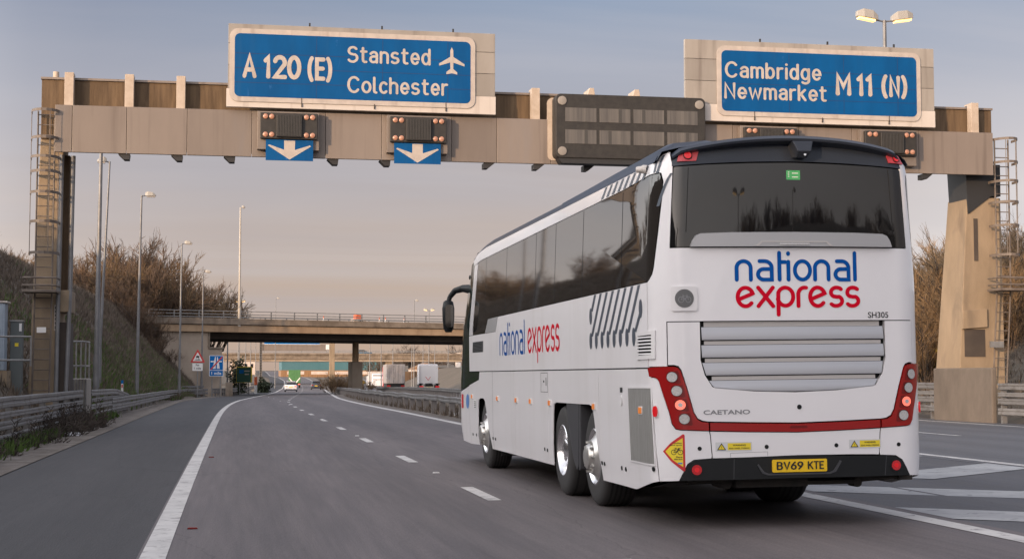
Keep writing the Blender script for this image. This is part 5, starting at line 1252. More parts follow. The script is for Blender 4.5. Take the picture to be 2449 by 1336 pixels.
def seg_mesh(segs, n):
    P0 = np.array([s[0][:] for s in segs]); P1 = np.array([s[1][:] for s in segs]); a0 = np.array([s[2] for s in segs]); a1 = np.array([s[3] for s in segs])
    D = P1-P0; D /= np.linalg.norm(D, axis=1, keepdims=True)+1e-9
    A = np.cross(D, np.where(np.abs(D[:, 2:3]) > .8, [[1., 0, 0]], [[0, 0, 1.]])); A /= np.linalg.norm(A, axis=1, keepdims=True)+1e-9; B = np.cross(D, A)
    V = np.zeros((len(segs), 2*n, 3))
    for i in range(n):
        t = 2*pi*i/n; o = A*cos(t)+B*sin(t)
        V[:, i] = P0+o*a0[:, None]; V[:, n+i] = P1+o*a1[:, None]
    F = np.array([[i, (i+1) % n, n+(i+1) % n, n+i] for i in range(n)])
    F = (F[None]+(np.arange(len(segs))*2*n)[:, None, None]).reshape(-1, 4)
    me = bpy.data.meshes.new('wood'); me.from_pydata(V.reshape(-1, 3).tolist(), [], F.tolist()); return me
def make_wood(name, label, cat, group, m_tr, m_cr, **k):
    th, tn = wood(**k); t = thing(name, (0, 0, 0), label, cat, group=group)
    link('trunk', seg_mesh(th, 5), t, [m_tr]); link('crown', seg_mesh(tn, 3), t, [m_cr]); return t
def place(src, first, X, Y, s, rz, label=None, group=None, z=None, sz=None):
    t = src if first else copy_tree(src)
    t.location = (X, Y, (zg(X, Y) if z is None else z)-.05); t.scale = (s, s, sz or s); t.rotation_euler = (0, 0, rz)
    if label: t['label'] = label
    if group: t['group'] = group
    return t
GB = 'bare shrubs on the left embankment'
shrubA = make_wood('bare_shrub', 'x', 'shrub', GB, 'bark', 'twig_brown', seed=1, H=5.0, stems=26, spread=1.9, up=.55, nb=6, nt=6, nq=3, r0=.07, tmul=1.5)
shrubB = make_wood('bare_shrub', 'x', 'shrub', GB, 'bark', 'twig_orange', seed=2, H=4.2, stems=24, spread=2.1, up=.35, nb=6, nt=6, nq=3, r0=.06, tmul=1.5)
treeA = make_wood('bare_tree', 'x', 'tree', None, 'bark', 'twig_dark', seed=4, H=8.5, stems=12, spread=2, up=.35, nb=9, nt=7, nq=3, r0=.12, tmul=1.35, trunk_h=1.6)
rg = random.Random(5)
place(treeA, True, -11.0, 158, 1.0, .4, 'tallest bare tree, its fan of branches over the left embankment between the lamps', z=6.2)
place(treeA, False, -9.2, 161, .86, 2.0, 'second tallest bare tree, just right of the tallest on the left embankment', z=6.0)
place(treeA, False, -15.5, 163, .72, 3.3, 'bare tree with a thin crown just right of the left gantry leg', z=7.0)
lab_l = 'brown leafless shrub in the thicket on top of the left embankment'
spots = []
for i in range(28):
    px = min(492, 165+i*12.2+rg.uniform(-5, 5)); Y = rg.uniform(149, 160) if px < 372 else rg.uniform(167, 176)
    X = Y*tan(math.atan((px-1224.5)/3700)+R(10.2966))
    top = float(np.interp(px, [160, 225, 245, 290, 340, 368, 385, 440, 500, 545], [680, 668, 632, 606, 618, 655, 676, 684, 716, 750]))
    ht = 1.4+(900-top)/3700*Y; zb = float(np.interp(px, [160, 290, 372, 374, 545], [7.0, 6.4, 5.6, 5.2, 4.6]))
    spots.append((X, Y, zb-.3, max(.5, (ht-zb+.3)/4.6*rg.uniform(.8, 1.05))))
for i, (X, Y, z, s) in enumerate(spots):
    src = shrubA if i % 2 == 0 else shrubB
    place(src, i < 2, X, Y, s, rg.uniform(0, 6.3), lab_l, GB, z=z, sz=s*rg.uniform(.95, 1.1))
for i in range(9):                                             # beyond the crest at the far left edge
    px = -20+i*16; Y = rg.uniform(136, 150); X = Y*tan(math.atan((px-1224.5)/3700)+R(10.2966))
    place(shrubB if i % 3 else shrubA, False, X, Y, rg.uniform(.6, .85), rg.uniform(0, 6), 'pale brown leafless shrub behind the fence on the crest at the far left', 'shrubs behind the crest fence', z=9.0)
for i, (X, Y, s) in enumerate(((-6.6, 140, .42), (-6.3, 136, .3), (-7.4, 141, .55), (-8.2, 138, .5), (-5.4, 142, .26), (-9.0, 143, .62), (-10.4, 140, .5))):
    place(shrubA, False, X, Y, s, rg.uniform(0, 6), 'dark leafless scrub growing against the bridge abutment on the left slope', 'scrub by the left abutment')
# right bank, warm in the sun
GR = 'sunlit shrubs on the right bank'
shrubC = make_wood('bare_shrub', 'x', 'shrub', GR, 'bark', 'twig_orange', seed=7, H=4.6, stems=24, spread=1.7, up=.5, nb=6, nt=6, nq=3, r0=.06, tmul=.95)
k = 0
for i in range(34):
    px = rg.uniform(2120, 2500); Y = rg.uniform(55, 74); X = Y*tan(math.atan((px-1224.5)/3700)+R(10.2966))
    if X < 25.4: continue
    s = rg.uniform(.62, .95)
    place(shrubC, k == 0, X, Y, s, rg.uniform(0, 6), 'golden brown leafless shrub on the right bank behind the gantry leg', GR); k += 1
place(treeA, False, 36.0, 64, .62, 1.0, 'bare tree at the right edge behind the caged ladder')
t = thing('gorse_bush', (27.6, 56.5, zg(27.6, 56.5)), 'yellow flowering bush just right of the coach tail lamp', 'bush')
def leaf_ball(name, m, parent, n, rx, rz_, sz, seed, cz=0):
    r = np.random.RandomState(seed); d = r.normal(size=(n, 3)); d /= np.linalg.norm(d, axis=1, keepdims=True)
    lump = 1+.28*np.sin(d[:, 0]*5+seed)*np.cos(d[:, 1]*4)+.2*np.sin(d[:, 2]*7)
    c = d*(r.rand(n, 1)**.4)*np.array([rx, rx, rz_])*lump[:, None]; c[:, 2] += cz
    keep = c[:, 2] > -.05; c = c[keep]; n = len(c)
    u = r.normal(size=(n, 3)); u /= np.linalg.norm(u, axis=1, keepdims=True); v = np.cross(u, r.normal(size=(n, 3))); v /= np.linalg.norm(v, axis=1, keepdims=True)
    s = sz*(.5+r.rand(n, 1)); V = np.stack([c-u*s, c+v*s*.6, c+u*s, c-v*s*.6], 1).reshape(-1, 3)
    me = bpy.data.meshes.new(name); me.from_pydata(V.tolist(), [], (np.arange(n*4).reshape(-1, 4)).tolist()); return link(name, me, parent, [m])
leaf_ball('foliage', 'gorse', t, 2600, .75, .75, .07, 3, .7)
b = MB(); b.path([(0, 0, -.2), (.1, 0, .5), (-.1, .1, 1.1)], .04, 5); b.build('stem', 'bark', t)
def bush(X, Y, rx, rz_, m, lab, n=2200, sz=.10, seed=1, grp=None):
    t = thing('bush', (X, Y, zg(X, Y)), lab, 'bush', group=grp); leaf_ball('foliage', m, t, n, rx, rz_, sz, seed, rz_*.8)
    b = MB(); b.path([(0, 0, -.3), (.1, .1, rz_*.8)], .05, 5); b.build('stem', 'bark', t)
bush(.9, 186, 1.3, 2.3, 'leaf_dark', 'dark evergreen bush beyond the abutment under the bridge', 1700, .15, 5)
bush(4.2, 204, 1.0, 1.0, 'leaf_dark', 'dark bush behind the red and white marker post', 1200, .14, 9)
for i, (X, Y, s) in enumerate(((11.9, 174, .42), (12.7, 180, .52), (13.3, 186, .55), (12.3, 190, .5), (15.9, 182, .34))):
    place(shrubB, False, X, Y, s, i*1.3, 'brown leafless thicket beside the bridge pier', 'thicket beside the bridge pier')
bush(17.3, 215, 1.0, 1.3, 'gorse', 'yellowish bush left of the thicket by the bridge pier', 1500, .14, 6)
# rising ground and trees behind the camera, seen in the coach windows
b = MB(); K = 30
for j in range(9):
    for i in range(K+1):
        x = -8+i*3.6; y = -60-j*7; h = float(np.interp(x, [-8, 18, 24, 29, 43, 62, 100], [-.3, 1.5, 6.5, 11.6, 12.9, 13.8, 14.4]))*math.sin(min(pi/2, (j/3.2)*pi/2))
        b.v.append((x, y, h-.3+.5*random.random()*(h > 1)))
b.f = [[j*(K+1)+i, j*(K+1)+i+1, (j+1)*(K+1)+i+1, (j+1)*(K+1)+i] for j in range(8) for i in range(K)]; b.m = [0]*len(b.f)
S_(b.build('hill', 'earth', smooth=60, fix=False))
lamp_post(17.8, -45, 10.2, 1.0, 'twin headed lamp behind the camera, mirrored in the coach rear window', double=True, lit=True)
lamp_post(33, -60, 12.5, .7, 'single lamp behind the camera, mirrored in the coach rear window')
for i in range(70):
    X = 23+i*1.0+rg.uniform(-1, 1); Y = rg.uniform(-100, -80); h_ = float(np.interp(X, [-8, 18, 24, 29, 43, 62, 100], [-.3, 1.5, 6.5, 11.6, 12.9, 13.8, 14.4]))
    place(treeA if i % 5 == 0 else (shrubA, shrubB)[i % 2], False, X, Y, rg.uniform(.35, .6)*(.6 if i % 5 == 0 else 1.0), rg.uniform(0, 6), 'leafless tree behind the camera, seen only mirrored in the coach window', 'trees mirrored in the coach windows', z=h_-.4)
for i in range(22):                                            # along the left crest, mirrored in the side windows
    Y = -30+i*7.5+rg.uniform(-3, 3)
    if Y > 118: continue
    X = -rg.uniform(13, 18)-(4 if Y > 60 else 0)
    if X/Y > -.16 and Y > 0: X = -.165*Y
    place((shrubA, shrubB, treeA)[i % 3], False, X, Y, rg.uniform(.4, .62)*(.6 if i % 3 == 2 else 1)*(.7 if -15 < Y < 25 else 1), rg.uniform(0, 6), 'leafless tree on the left crest, mirrored in the coach side windows', 'trees mirrored in the coach windows')  # unseen trees near the camera shrunk so the low sun passes over them
# weeds by the near rail
weed = make_wood('weed', 'x', 'weed', 'dark weeds along the left guard rail', 'twig_dark', 'twig_dark', seed=9, H=.75, stems=16, spread=.35, up=.2, nb=5, nt=4, nq=2, r0=.016, tmul=.55)
for i in range(34):
    Y = (25+i*1.5 if i < 14 else 40+(i-14)*.5)+rg.uniform(-.6, .6); place(weed, i == 0, -4.40+rg.uniform(-.18, .25), Y, rg.uniform(.55, 1.15)*(1 if i < 14 else 1.25), rg.uniform(0, 6), 'dark dead weed growing at the foot of the left guard rail', 'dark weeds along the left guard rail')
def blades(name, m, pts, h, w_, seed):
    r = np.random.RandomState(seed); n = len(pts); P = np.array(pts)
    a = r.rand(n)*2*pi; hh = h*(.4+r.rand(n)); lean = r.normal(size=(n, 2))*.35*hh[:, None]
    d = np.stack([np.cos(a), np.sin(a), np.zeros(n)], 1)*(w_*(.5+r.rand(n)))[:, None]
    tip = P+np.stack([lean[:, 0], lean[:, 1], hh], 1)
    V = np.stack([P-d, P+d, tip], 1).reshape(-1, 3)
    me = bpy.data.meshes.new(name); me.from_pydata(V.tolist(), [], np.arange(n*3).reshape(-1, 3).tolist()); return S_(link(name, me, None, [m]), 'stuff')
pts = []
r = random.Random(3)
while len(pts) < 60000:
    Y = 36+r.random()**.8*112; f = foot(Y); d = r.random()**1.2*13.5; X = f-d
    if X/Y < -.17: continue
    pts.append((X, Y, zg(X, Y)-.03))
o = blades('dry_grass', 'blade_dry', pts, .32, .035, 1)
pts = []
while len(pts) < 40000:
    Y = 48+r.random()*90; f = foot(Y); X = f-abs(r.gauss(0, 1.0))*(1.9+.6*sin(Y*.3) if Y > 60 else .35)
    pts.append((X, Y, zg(X, Y)-.03))
for i in range(9000):
    Y = 20+r.random()*40; X = -4.45+r.gauss(0, .16); pts.append((X, Y, zr(X, Y)-.03))
blades('green_grass', 'blade_green', pts, .24, .03, 2)
pts = []
while len(pts) < 16000:
    Y = 42+r.random()*45; X = 23.7+max(0, RR(Y)-20.8)+r.random()*12; pts.append((X, Y, zg(X, Y)-.03))
for i in range(7000):
    Y = 46+r.random()*80; X = XR(Y)+.95+abs(r.gauss(0, .9)); pts.append((X, Y, zr(X, Y)-.06))
blades('verge_grass', 'blade_dry', pts, .26, .035, 4)

# ------------------------------------------------------------------ small roadside things
t = thing('roadside_cabinet', (-6.75, 45.2, zg(-6.5, 45.2)), 'pale blue equipment cabinet at the left edge of the picture', 'cabinet'); H0 = 3.5-t.location.z
b = MB(); b.box(-.55, .55, -.3, .3, .05, H0-.06); b.build('body', 'cabinet_blue', t, bevel=.02)
b = MB(); b.box(-.6, .62, -.34, .34, H0-.055, H0); b.build('lid', 'board_pale', t, bevel=.02)
b = MB(); b.box(-.50, .50, -.315, -.302, .2, H0-.15); d_ = b.build('door', 'cabinet_blue', t, bevel=.006)
b = MB(); b.box(.38, .42, -.345, -.317, 1.0, 1.2); b.build('handle', 'steel_dark', d_)
b = MB(); b.box(-.65, .65, -.4, .4, -1.2, .045); b.build('plinth', 'concrete', t)
t = thing('roadside_cabinet', (-5.98, 45.8, zg(-5.98, 45.8)), 'slim dark grey cabinet next to the pale blue one', 'cabinet'); H0 = 3.0-t.location.z
b = MB(); b.box(-.16, .16, -.2, .2, -.8, H0-.05); b.build('body', 'cabinet_grey', t, bevel=.015)
b = MB(); b.box(-.18, .18, -.22, .22, H0-.045, H0); b.build('lid', 'galv', t)
b = MB(); b.box(-.03, .07, -.212, -.201, H0-.75, H0-.65); b.build('sticker', 'sticker_yellow', t)
b = MB(); b.box(.08, .15, -.212, -.201, H0-.32, H0-.1); b.build('notice_plate', 'sign_white_clean', t)
def handrail(lab, pts, zt, zm):
    x0, y0 = pts[0]; z0 = zg(x0, y0); t = thing('handrail', (x0, y0, z0), lab, 'handrail', group='steel handrails by the left gantry leg')
    for z in (zt, zm):
        b = MB(); b.path([(x-x0, y-y0, z-z0) for x, y in pts], .03, 6); b.build('rail', 'galv', t, smooth=40)
    for x, y in pts:
        b = MB(); b.tube((x-x0, y-y0, -1.0), (x-x0, y-y0, zt-z0+.02), .028, .028, 6); b.build('post', 'galv', t)
handrail('steel handrail in front of the pale blue cabinet', [(-7.6, 44.4), (-6.5, 44.4), (-5.45, 44.6)], 2.5, 1.85)
handrail('steel handrail with close uprights right of the left gantry leg', [(-5.15, 52.4), (-4.98, 52.5), (-4.84, 52.6), (-4.70, 52.7), (-4.66, 53.6)], 2.55, 1.75)
t = thing('marker_post', (-5.0, 75, zg(-5.0, 75)-.4), 'small white marker post with a red reflector behind the left rail', 'marker post', group='roadside marker posts')
b = MB(); b.box(-.05, .05, -.03, .03, 0, 1.14); b.build('body', 'sign_white_clean', t, bevel=.008)
b = MB(); b.box(-.052, .052, -.032, .032, 1.145, 1.30); b.build('cap', 'sign_blue_far', t, bevel=.008)
b = MB(); b.box(-.03, .03, -.042, -.032, .95, 1.10); b.build('reflector', 'sign_red', t)
X, Y = 2.9, 182; t = thing('marker_post', (X, Y, zr(X, Y)), 'red and white marker post under the bridge', 'marker post', group='roadside marker posts')
b = MB(); b.tube((0, 0, -.2), (0, 0, 1.0), .16, .16, 10); b.build('lower', 'sign_white_clean', t); b = MB(); b.tube((0, 0, 1.005), (0, 0, 1.95), .18, .18, 10); b.build('upper', 'cone_orange', t)
# slippery road triangle
def sign_root(X, Y, lab): return thing('road_sign', (X, Y, zg(X, Y)), lab, 'road sign')
X, Y = -2.68, 130.7; t = sign_root(X, Y, 'red bordered warning triangle showing a skidding car, with a plate For 1 mile'); z0 = t.location.z
b = MB(); b.tube((0, .05, -.3), (0, .05, 3.5-z0), .045, .045, 8); b.build('post', 'galv', t)
def tri_prism(cx, zb, w_, h_, r_, y0, y1): 
    b = MB(); p = []
    for (x, z), a in (((cx-w_/2+r_*1.7, zb+r_), 150), ((cx+w_/2-r_*1.7, zb+r_), 270), ((cx, zb+h_-r_*2), 30)):
        for i in range(5): q = R(a+120*i/4); p.append((x+r_*cos(q), z+r_*sin(q)))
    b.prism(p, y0, y1); return b
zb = 2.56-z0
tri_prism(0, zb, 1.22, 1.12, .06, -.02, .0).build('triangle', 'sign_red', t); pn = tri_prism(0, zb+.12, .80, .74, .03, -.028, -.021).build('field', 'sign_white_clean', t)
b = MB(); b.add([(x, -.033, zb+z) for x, z in ((-.13, .42), (.12, .40), (.14, .50), (.10, .56), (-.08, .57), (-.13, .50))], [tuple(range(6))])
b.add([(x, -.033, zb+z) for x, z in ((-.10, .36), (-.04, .36), (-.04, .41), (-.10, .41))], [(0, 1, 2, 3)]); b.add([(x, -.033, zb+z) for x, z in ((.05, .34), (.11, .34), (.11, .39), (.05, .39))], [(0, 1, 2, 3)]); b.build('car_symbol', 'ink', pn)
for g in (-1, 1):
    b = MB(); ribbon(b, [(-.20+.02*g, .19), (-.12, .27), (-.02+.0*g, .22), (.06, .29), (.17, .20)] if g < 0 else [(-.12, .18), (-.03, .25), (.05, .19), (.14, .27), (.22, .19)], .035, lambda a, q, k: (a, -.0335-.0004*(k+4*(g > 0)), zb+q), 0); b.build('skid_mark', 'ink', pn, fix=False)
b = MB(); b.prism(rrect(-.42, .42, zb-.68, zb-.06, .04), -.015, .0); pl_ = b.build('plate', 'sign_white_clean', t)
for tx, z, a in (('For', zb-.29, .14), ('1 mile', zb-.56, .28)):
    b = MB(); text_on(b, tx, -a, a, z, z+.17, P_xz(-.02), .02); b.build('lettering', 'ink', pl_, fix=False)
X, Y = -1.2, 135.4; t = sign_root(X, Y, 'blue end of motorway sign with a red slash over the text 1 mile'); z0 = t.location.z
for x in (-.35, .35):
    b = MB(); b.tube((x, .06, -.3), (x, .06, 3.2-z0), .045, .045, 8); b.build('post', 'galv', t)
zt, zb = 3.22-z0, 1.42-z0
b = MB(); b.prism(rrect(-.60, .60, zb, zt, .06), -.02, 0); b.build('border', 'sign_white_clean', t); b = MB(); b.prism(rrect(-.56, .56, zb+.04, zt-.04, .05), -.028, -.021); pn = b.build('panel', 'sign_blue_far', t)
def flat(pts, y, name, m, par): b = MB(); b.add([(x, y, z) for x, z in pts], [tuple(range(len(pts)))]); return b.build(name, m, par, fix=False)
flat([(-.56, zb+.50), (.56, zb+.50), (.56, zb+.54), (-.56, zb+.54)], -.033, 'divider', 'sign_white_clean', pn)
for g in (-1, 1): flat([(g*.05, zb+.66), (g*.30, zb+.66), (g*.12, zt-.14), (g*.05, zt-.14)], -.033, 'lane_symbol', 'sign_white_clean', pn); flat([(g*.16, zt-.48), (g*.48, zt-.48), (g*.48, zt-.58), (g*.18, zt-.58)], -.0335, 'lane_symbol', 'sign_white_clean', pn)
flat([(-.52, zb+.60), (-.40, zb+.58), (.54, zt-.16), (.46, zt-.08)], -.037, 'slash', 'sign_red', pn)
b = MB(); text_on(b, '1 mile', -.40, .42, zb+.14, zb+.40, P_xz(-.034), .02); b.build('lettering', 'sign_white_clean', pn, fix=False)
X, Y = 1.5, 173.0; t = sign_root(X, Y, 'green direction sign edged in yellow under the bridge'); z0 = t.location.z
for x in (-.5, .5):
    b = MB(); b.tube((x, .08, -.3), (x, .08, 2.4-z0), .05, .05, 8); b.build('post', 'galv', t)
b = MB(); b.box(-.85, .85, -.02, .03, .75-z0, 2.48-z0); b.build('border', 'sticker_yellow', t); b = MB(); b.box(-.82, .72, -.035, -.021, .78-z0, 2.40-z0); pn = b.build('panel', 'sign_green', t)
flat([(-.55, 1.75-z0), (-.05, 1.75-z0), (-.05, 2.15-z0), (-.55, 2.15-z0)], -.04, 'patch', 'sign_blue_far', pn)
for x0, x1, z in ((0, .58, 1.95), (.05, .5, 1.6)): flat([(x0, z-z0), (x1, z-z0), (x1, z+.13-z0), (x0, z+.13-z0)], -.041, 'print', 'sign_white', pn)
# pale sign board back on the right bank
X, Y = 31.9, 66; t = thing('sign_board', (X, Y, zg(X, Y)), 'pale gridded sign board standing among the shrubs on the right bank', 'sign board', rz=-.35); z0 = t.location.z
for x in (-.4, .4):
    b = MB(); b.tube((x, .09, -.3), (x, .09, 5.3-z0), .05, .05, 8); b.build('post', 'galv', t)
b = MB(); b.box(-.64, .64, -.02, .02, 4.45-z0, 5.48-z0); b.build('board', 'sign_white_clean', t)
for z in (4.70, 4.95, 5.22):
    b = MB(); b.box(-.64, .64, -.05, -.021, z-z0, z+.035-z0); b.build('stiffener', 'board_grey', t)
for x in (-.35, 0, .35):
    b = MB(); b.box(x-.015, x+.015, -.06, -.051, 4.45-z0, 5.48-z0); b.build('stiffener', 'board_grey', t)
# fence on the crest at far left
f0 = (-20.5, 131); t = thing('post_fence', (-20.5, 131, zg(-20.5, 131)), 'wooden post and rail fence along the crest at the far left', 'fence')
pp = []
for i in range(14):
    X, Y = -20.5+i*.95, 131+i*.35; pp.append((X-f0[0], Y-f0[1], zg(X, Y)-t.location.z))
    b = MB(); p = pp[-1]; b.box(p[0]-.06, p[0]+.06, p[1]-.06, p[1]+.06, p[2]-.3, p[2]+1.25); b.build('post', 'bark', t)
for h in (.5, .95):
    b = MB(); b.path([(x, y-.08, z+h) for x, y, z in pp], .035, 5); b.build('rail', 'bark', t)
# litter
def bag(X, Y, s, seed, lab):
    r = random.Random(seed); t = thing('plastic_bag', (X, Y, zr(X, Y)+.02), lab, 'litter')
    bm = bmesh.new(); bmesh.ops.create_icosphere(bm, subdivisions=3, radius=1)
    for v in bm.verts:
        q = 1+.3*sin(v.co.x*5+seed)*cos(v.co.y*6)+.2*sin(v.co.z*9+v.co.x*4)+r.uniform(-.06, .06); v.co = Vector((v.co.x*q*s*1.5, v.co.y*q*s, max(-.1, v.co.z)*q*s*.5))
    me = bpy.data.meshes.new('body'); bm.to_mesh(me); bm.free(); link('body', me, t, ['plastic_bag'])
bag(6.55+.75, 43.6, .26, 1, 'crumpled white plastic bag on the verge beside the coach front'); bag(-3.95, 40.5, .16, 2, 'crumpled pale litter under the left rail by the weeds'); bag(7.9, 53, .2, 3, 'pale litter on the verge below the timber posted rail')

# ------------------------------------------------------------------ vehicles ahead
def car(X, Y, rz, paint, lab, lit=True, z=None):
    t = thing('car', (X, Y, zr(X, Y)+.01 if z is None else z), lab, 'car', rz=rz)
    def loft(secs, name, m, par=t, **k):
        b = MB(); n = len(secs[0][1])
        for y, ring in secs: b.v += [(x, y, z_) for x, z_ in ring]
        for j in range(len(secs)-1):
            for i in range(n): b.f.append([j*n+i, j*n+(i+1) % n, (j+1)*n+(i+1) % n, (j+1)*n+i]); b.m.append(0)
        b.f += [list(range(n)), list(range((len(secs)-1)*n, len(secs)*n))]; b.m += [0, 0]
        return b.build(name, m, par, smooth=45, **k)
    def ring(w_, z0, z1): return [(-w_*.92, z0), (w_*.92, z0), (w_, z0+.15), (w_*.98, z1-.12), (w_*.86, z1), (-w_*.86, z1), (-w_*.98, z1-.12), (-w_, z0+.15)]
    loft([(0, ring(.80, .32, .88)), (.12, ring(.88, .24, .98)), (1.0, ring(.90, .22, 1.0)), (3.0, ring(.90, .22, .98)), (4.1, ring(.86, .24, .85)), (4.35, ring(.74, .32, .70))], 'body', paint)
    cab = lambda w_, z0, z1: [(-w_, z0), (w_, z0), (w_*.80, z1), (w_*.70, z1+.04), (-w_*.70, z1+.04), (-w_*.80, z1)]
    loft([(.22, cab(.80, .93, .98)), (.72, cab(.82, .93, 1.40)), (1.9, cab(.83, .93, 1.45)), (2.4, cab(.82, .93, 1.38)), (3.15, cab(.80, .92, .96))], 'glasshouse', 'tinted_glass')
    loft([(.62, [(-.60, 1.40), (.60, 1.40), (.58, 1.455), (-.58, 1.455)]), (1.3, [(-.64, 1.455), (.64, 1.455), (.6, 1.50), (-.6, 1.50)]), (2.3, [(-.62, 1.41), (.62, 1.41), (.58, 1.46), (-.58, 1.46)])], 'roof_panel', paint)
    for g in (-1, 1):
        for y in (.85, 3.45):
            b = MB(); b.lathe([(-.1, .19), (-.1, .30), (-.07, .33), (.07, .33), (.1, .30), (.1, .19), (.07, 0)], (g*.80, y, .33), 'x', 18); b.build('wheel', 'rubber', t, smooth=40)
        b = MB(); b.box(g*.63-.17, g*.63+.17, -.03, .10, .70, .84); b.build('tail_light', 'lens_lit' if lit else 'red_lamp', t, bevel=.02)
    b = MB(); b.box(-.26, .26, -.02, .0, .62, .72); b.build('number_plate', 'plate_yellow', t)
    b = MB(); b.box(-.75, .75, -.03, .1, .24, .40); b.build('lower_bumper', 'black_plastic', t, bevel=.02)
car(8.45, 222, -.045, 'car_white', 'white car with red tail lights following the green lorry')
car(14.4, 266, -.045, 'car_dark', 'dark car in the right lane ahead under the bridge', lit=False)
car(32.1, 406, -1.57, 'car_blue', 'small blue car crossing the second overpass', z=6.9, lit=False)
car(26.0, 318, 3.05, 'car_white', 'pale car facing the camera on the far right carriageway', lit=False)
def truck_wheels(t, ys, r=.5, x=1.02):
    for y in ys:
        for g in (-1, 1):
            b = MB(); b.lathe([(-.15, .25), (-.15, r*.92), (-.1, r), (.1, r), (.15, r*.92), (.15, .25), (.1, 0)], (g*x, y, r), 'x', 20); b.build('wheel', 'rubber', t, smooth=40)
X, Y = 12.75, 316; t = thing('lorry', (X, Y, zr(X, Y)), 'green box lorry with white slashes low on its doors', 'lorry', rz=-.04)
b = MB(); b.box(-1.2, 1.2, 0, 7.5, .95, 3.6); b.build('box_body', 'lorry_green', t, bevel=.04)
for g in (-1, 1):
    b = MB(); b.box(g*.6-.57, g*.6+.57, -.03, -.001, 1.0, 3.5); d_ = b.build('rear_door', 'lorry_green', t, bevel=.01)
    flat([(g*.15, 1.05), (g*.45, 1.05), (g*1.1, 1.85), (g*1.1, 2.15)], -.035, 'stripe', 'sign_white_clean', d_); flat([(g*.25, 2.45), (g*.95, 2.45), (g*.95, 3.1), (g*.25, 3.1)], -.035, 'panel_patch', 'lorry_green', d_)
    b = MB(); b.box(g*.9-.2, g*.9+.2, -.05, .02, .62, .82); b.build('tail_light', 'lens_lit', t)
b = MB(); b.box(-1.15, 1.15, .02, 7.2, .5, .94); b.build('chassis', 'black_plastic', t)
b = MB(); b.prism([(7.6, .5), (9.3, .5), (9.3, 1.8), (9.0, 2.7), (7.6, 2.8)], -1.15, 1.15, 'x'); b.build('cab', 'lorry_green', t, bevel=.05); truck_wheels(t, (1.6, 8.4))
X, Y = 22.0, 209; t = thing('trailer_lorry', (X, Y, zr(X, Y)), 'grimy pale articulated trailer with plain rear doors right of the pier', 'lorry', rz=-.06)
b = MB(); b.box(-1.25, 1.25, 0, 13, 1.15, 3.75); b.build('trailer_body', 'trailer_grey', t, bevel=.03)
for g in (-1, 1):
    b = MB(); b.box(g*.61-.58, g*.61+.58, -.04, -.002, 1.2, 3.65); d_ = b.build('rear_door', 'trailer_grey', t, bevel=.01)
    for q in (-.3, .3):
        b = MB(); b.tube((g*.61+q, -.06, 1.25), (g*.61+q, -.06, 3.6), .025, .025, 6); b.build('locking_bar', 'galv', d_)
    b = MB(); b.box(g*.95-.25, g*.95+.25, -.06, .0, .72, .92); b.build('tail_light', 'red_lamp', t)
b = MB(); b.box(-1.2, 1.2, .03, 12.5, .55, 1.14); b.build('chassis', 'black_plastic', t); b = MB(); b.box(-1.1, 1.1, -.03, .03, .35, .6); b.build('under_run_bar', 'black_plastic', t); truck_wheels(t, (1.6, 2.9, 4.2))
b = MB(); b.box(-1.22, 1.22, 13.4, 15.5, .6, 3.5); b.build('cab', 'sign_red', t, bevel=.08)
X, Y = 23.4, 184; t = thing('lorry_tractor', (X, Y, zr(X, Y)), 'white lorry tractor without a trailer, its bare black chassis showing behind the cab', 'lorry', rz=-.07)
b = MB(); b.prism([(3.2, .9), (5.6, .9), (5.6, 2.0), (5.3, 3.3), (3.2, 3.45)], -1.2, 1.2, 'x'); b.build('cab', 'white_paint', t, bevel=.12)
b = MB(); b.box(-.45, .45, 0, 3.2, .75, 1.0); b.build('chassis', 'black_plastic', t); b = MB(); b.lathe([(0, .0), (0, .45), (.1, .45), (.12, 0)], (0, 1.3, 1.02), 'z', 16); b.build('coupling_plate', 'black_plastic', t)
for g in (-1, 1):
    b = MB(); b.box(g*1.0-.25, g*1.0+.25, -.02, 2.2, 1.02, 1.12); b.build('mudguard', 'black_plastic', t, bevel=.03)
    b = MB(); b.box(g*.95-.24, g*.95+.24, -.08, -.03, .62, .82); b.build('tail_light', 'marker_red_lit', t)
    b = MB(); b.box(g*1.12-.04, g*1.12+.10, 3.0, 3.19, 1.0, 3.3); b.build('side_fairing', 'white_paint', t, bevel=.02)
b = MB(); b.box(-.26, .26, -.05, .0, .55, .68); b.build('number_plate', 'plate_yellow', t)
b = MB(); b.path([(-.3, 2.9, 1.9), (0, 2.5, 1.5), (.3, 2.9, 1.9)], .03, 6); b.build('air_hose', 'sign_red', t); truck_wheels(t, (1.3, 4.8), .52)
X, Y = 29.8, 330; t = thing('van', (X, Y, zr(X, Y)), 'small white van facing the camera far off between pier and trailer', 'van')
b = MB(); b.prism([(0, .35), (5, .35), (5, 2.3), (1.2, 2.35), (.75, 1.35), (0, 1.15)], -.95, .95, 'x'); b.build('body', 'car_white', t, bevel=.06)
b = MB(); b.prism([(.74, 1.38), (.66, 1.38), (1.1, 2.2), (1.18, 2.2)], -.8, .8, 'x'); b.build('windscreen', 'tinted_glass', t); truck_wheels(t, (.9, 4.1), .34, .85)
X, Y = 28.2, 300; t = thing('lorry', (X, Y, zr(X, Y)), 'white lorry cab facing the camera left of the grimy trailer', 'lorry')
b = MB(); b.prism([(0, .5), (2.0, .5), (2.0, 3.0), (.3, 2.9), (0, 1.9)], -1.2, 1.2, 'x'); b.build('cab', 'car_white', t, bevel=.08); b = MB(); b.box(-1.2, 1.2, 2.3, 9, 1.0, 3.3); b.build('box_body', 'sign_white', t, bevel=.04)
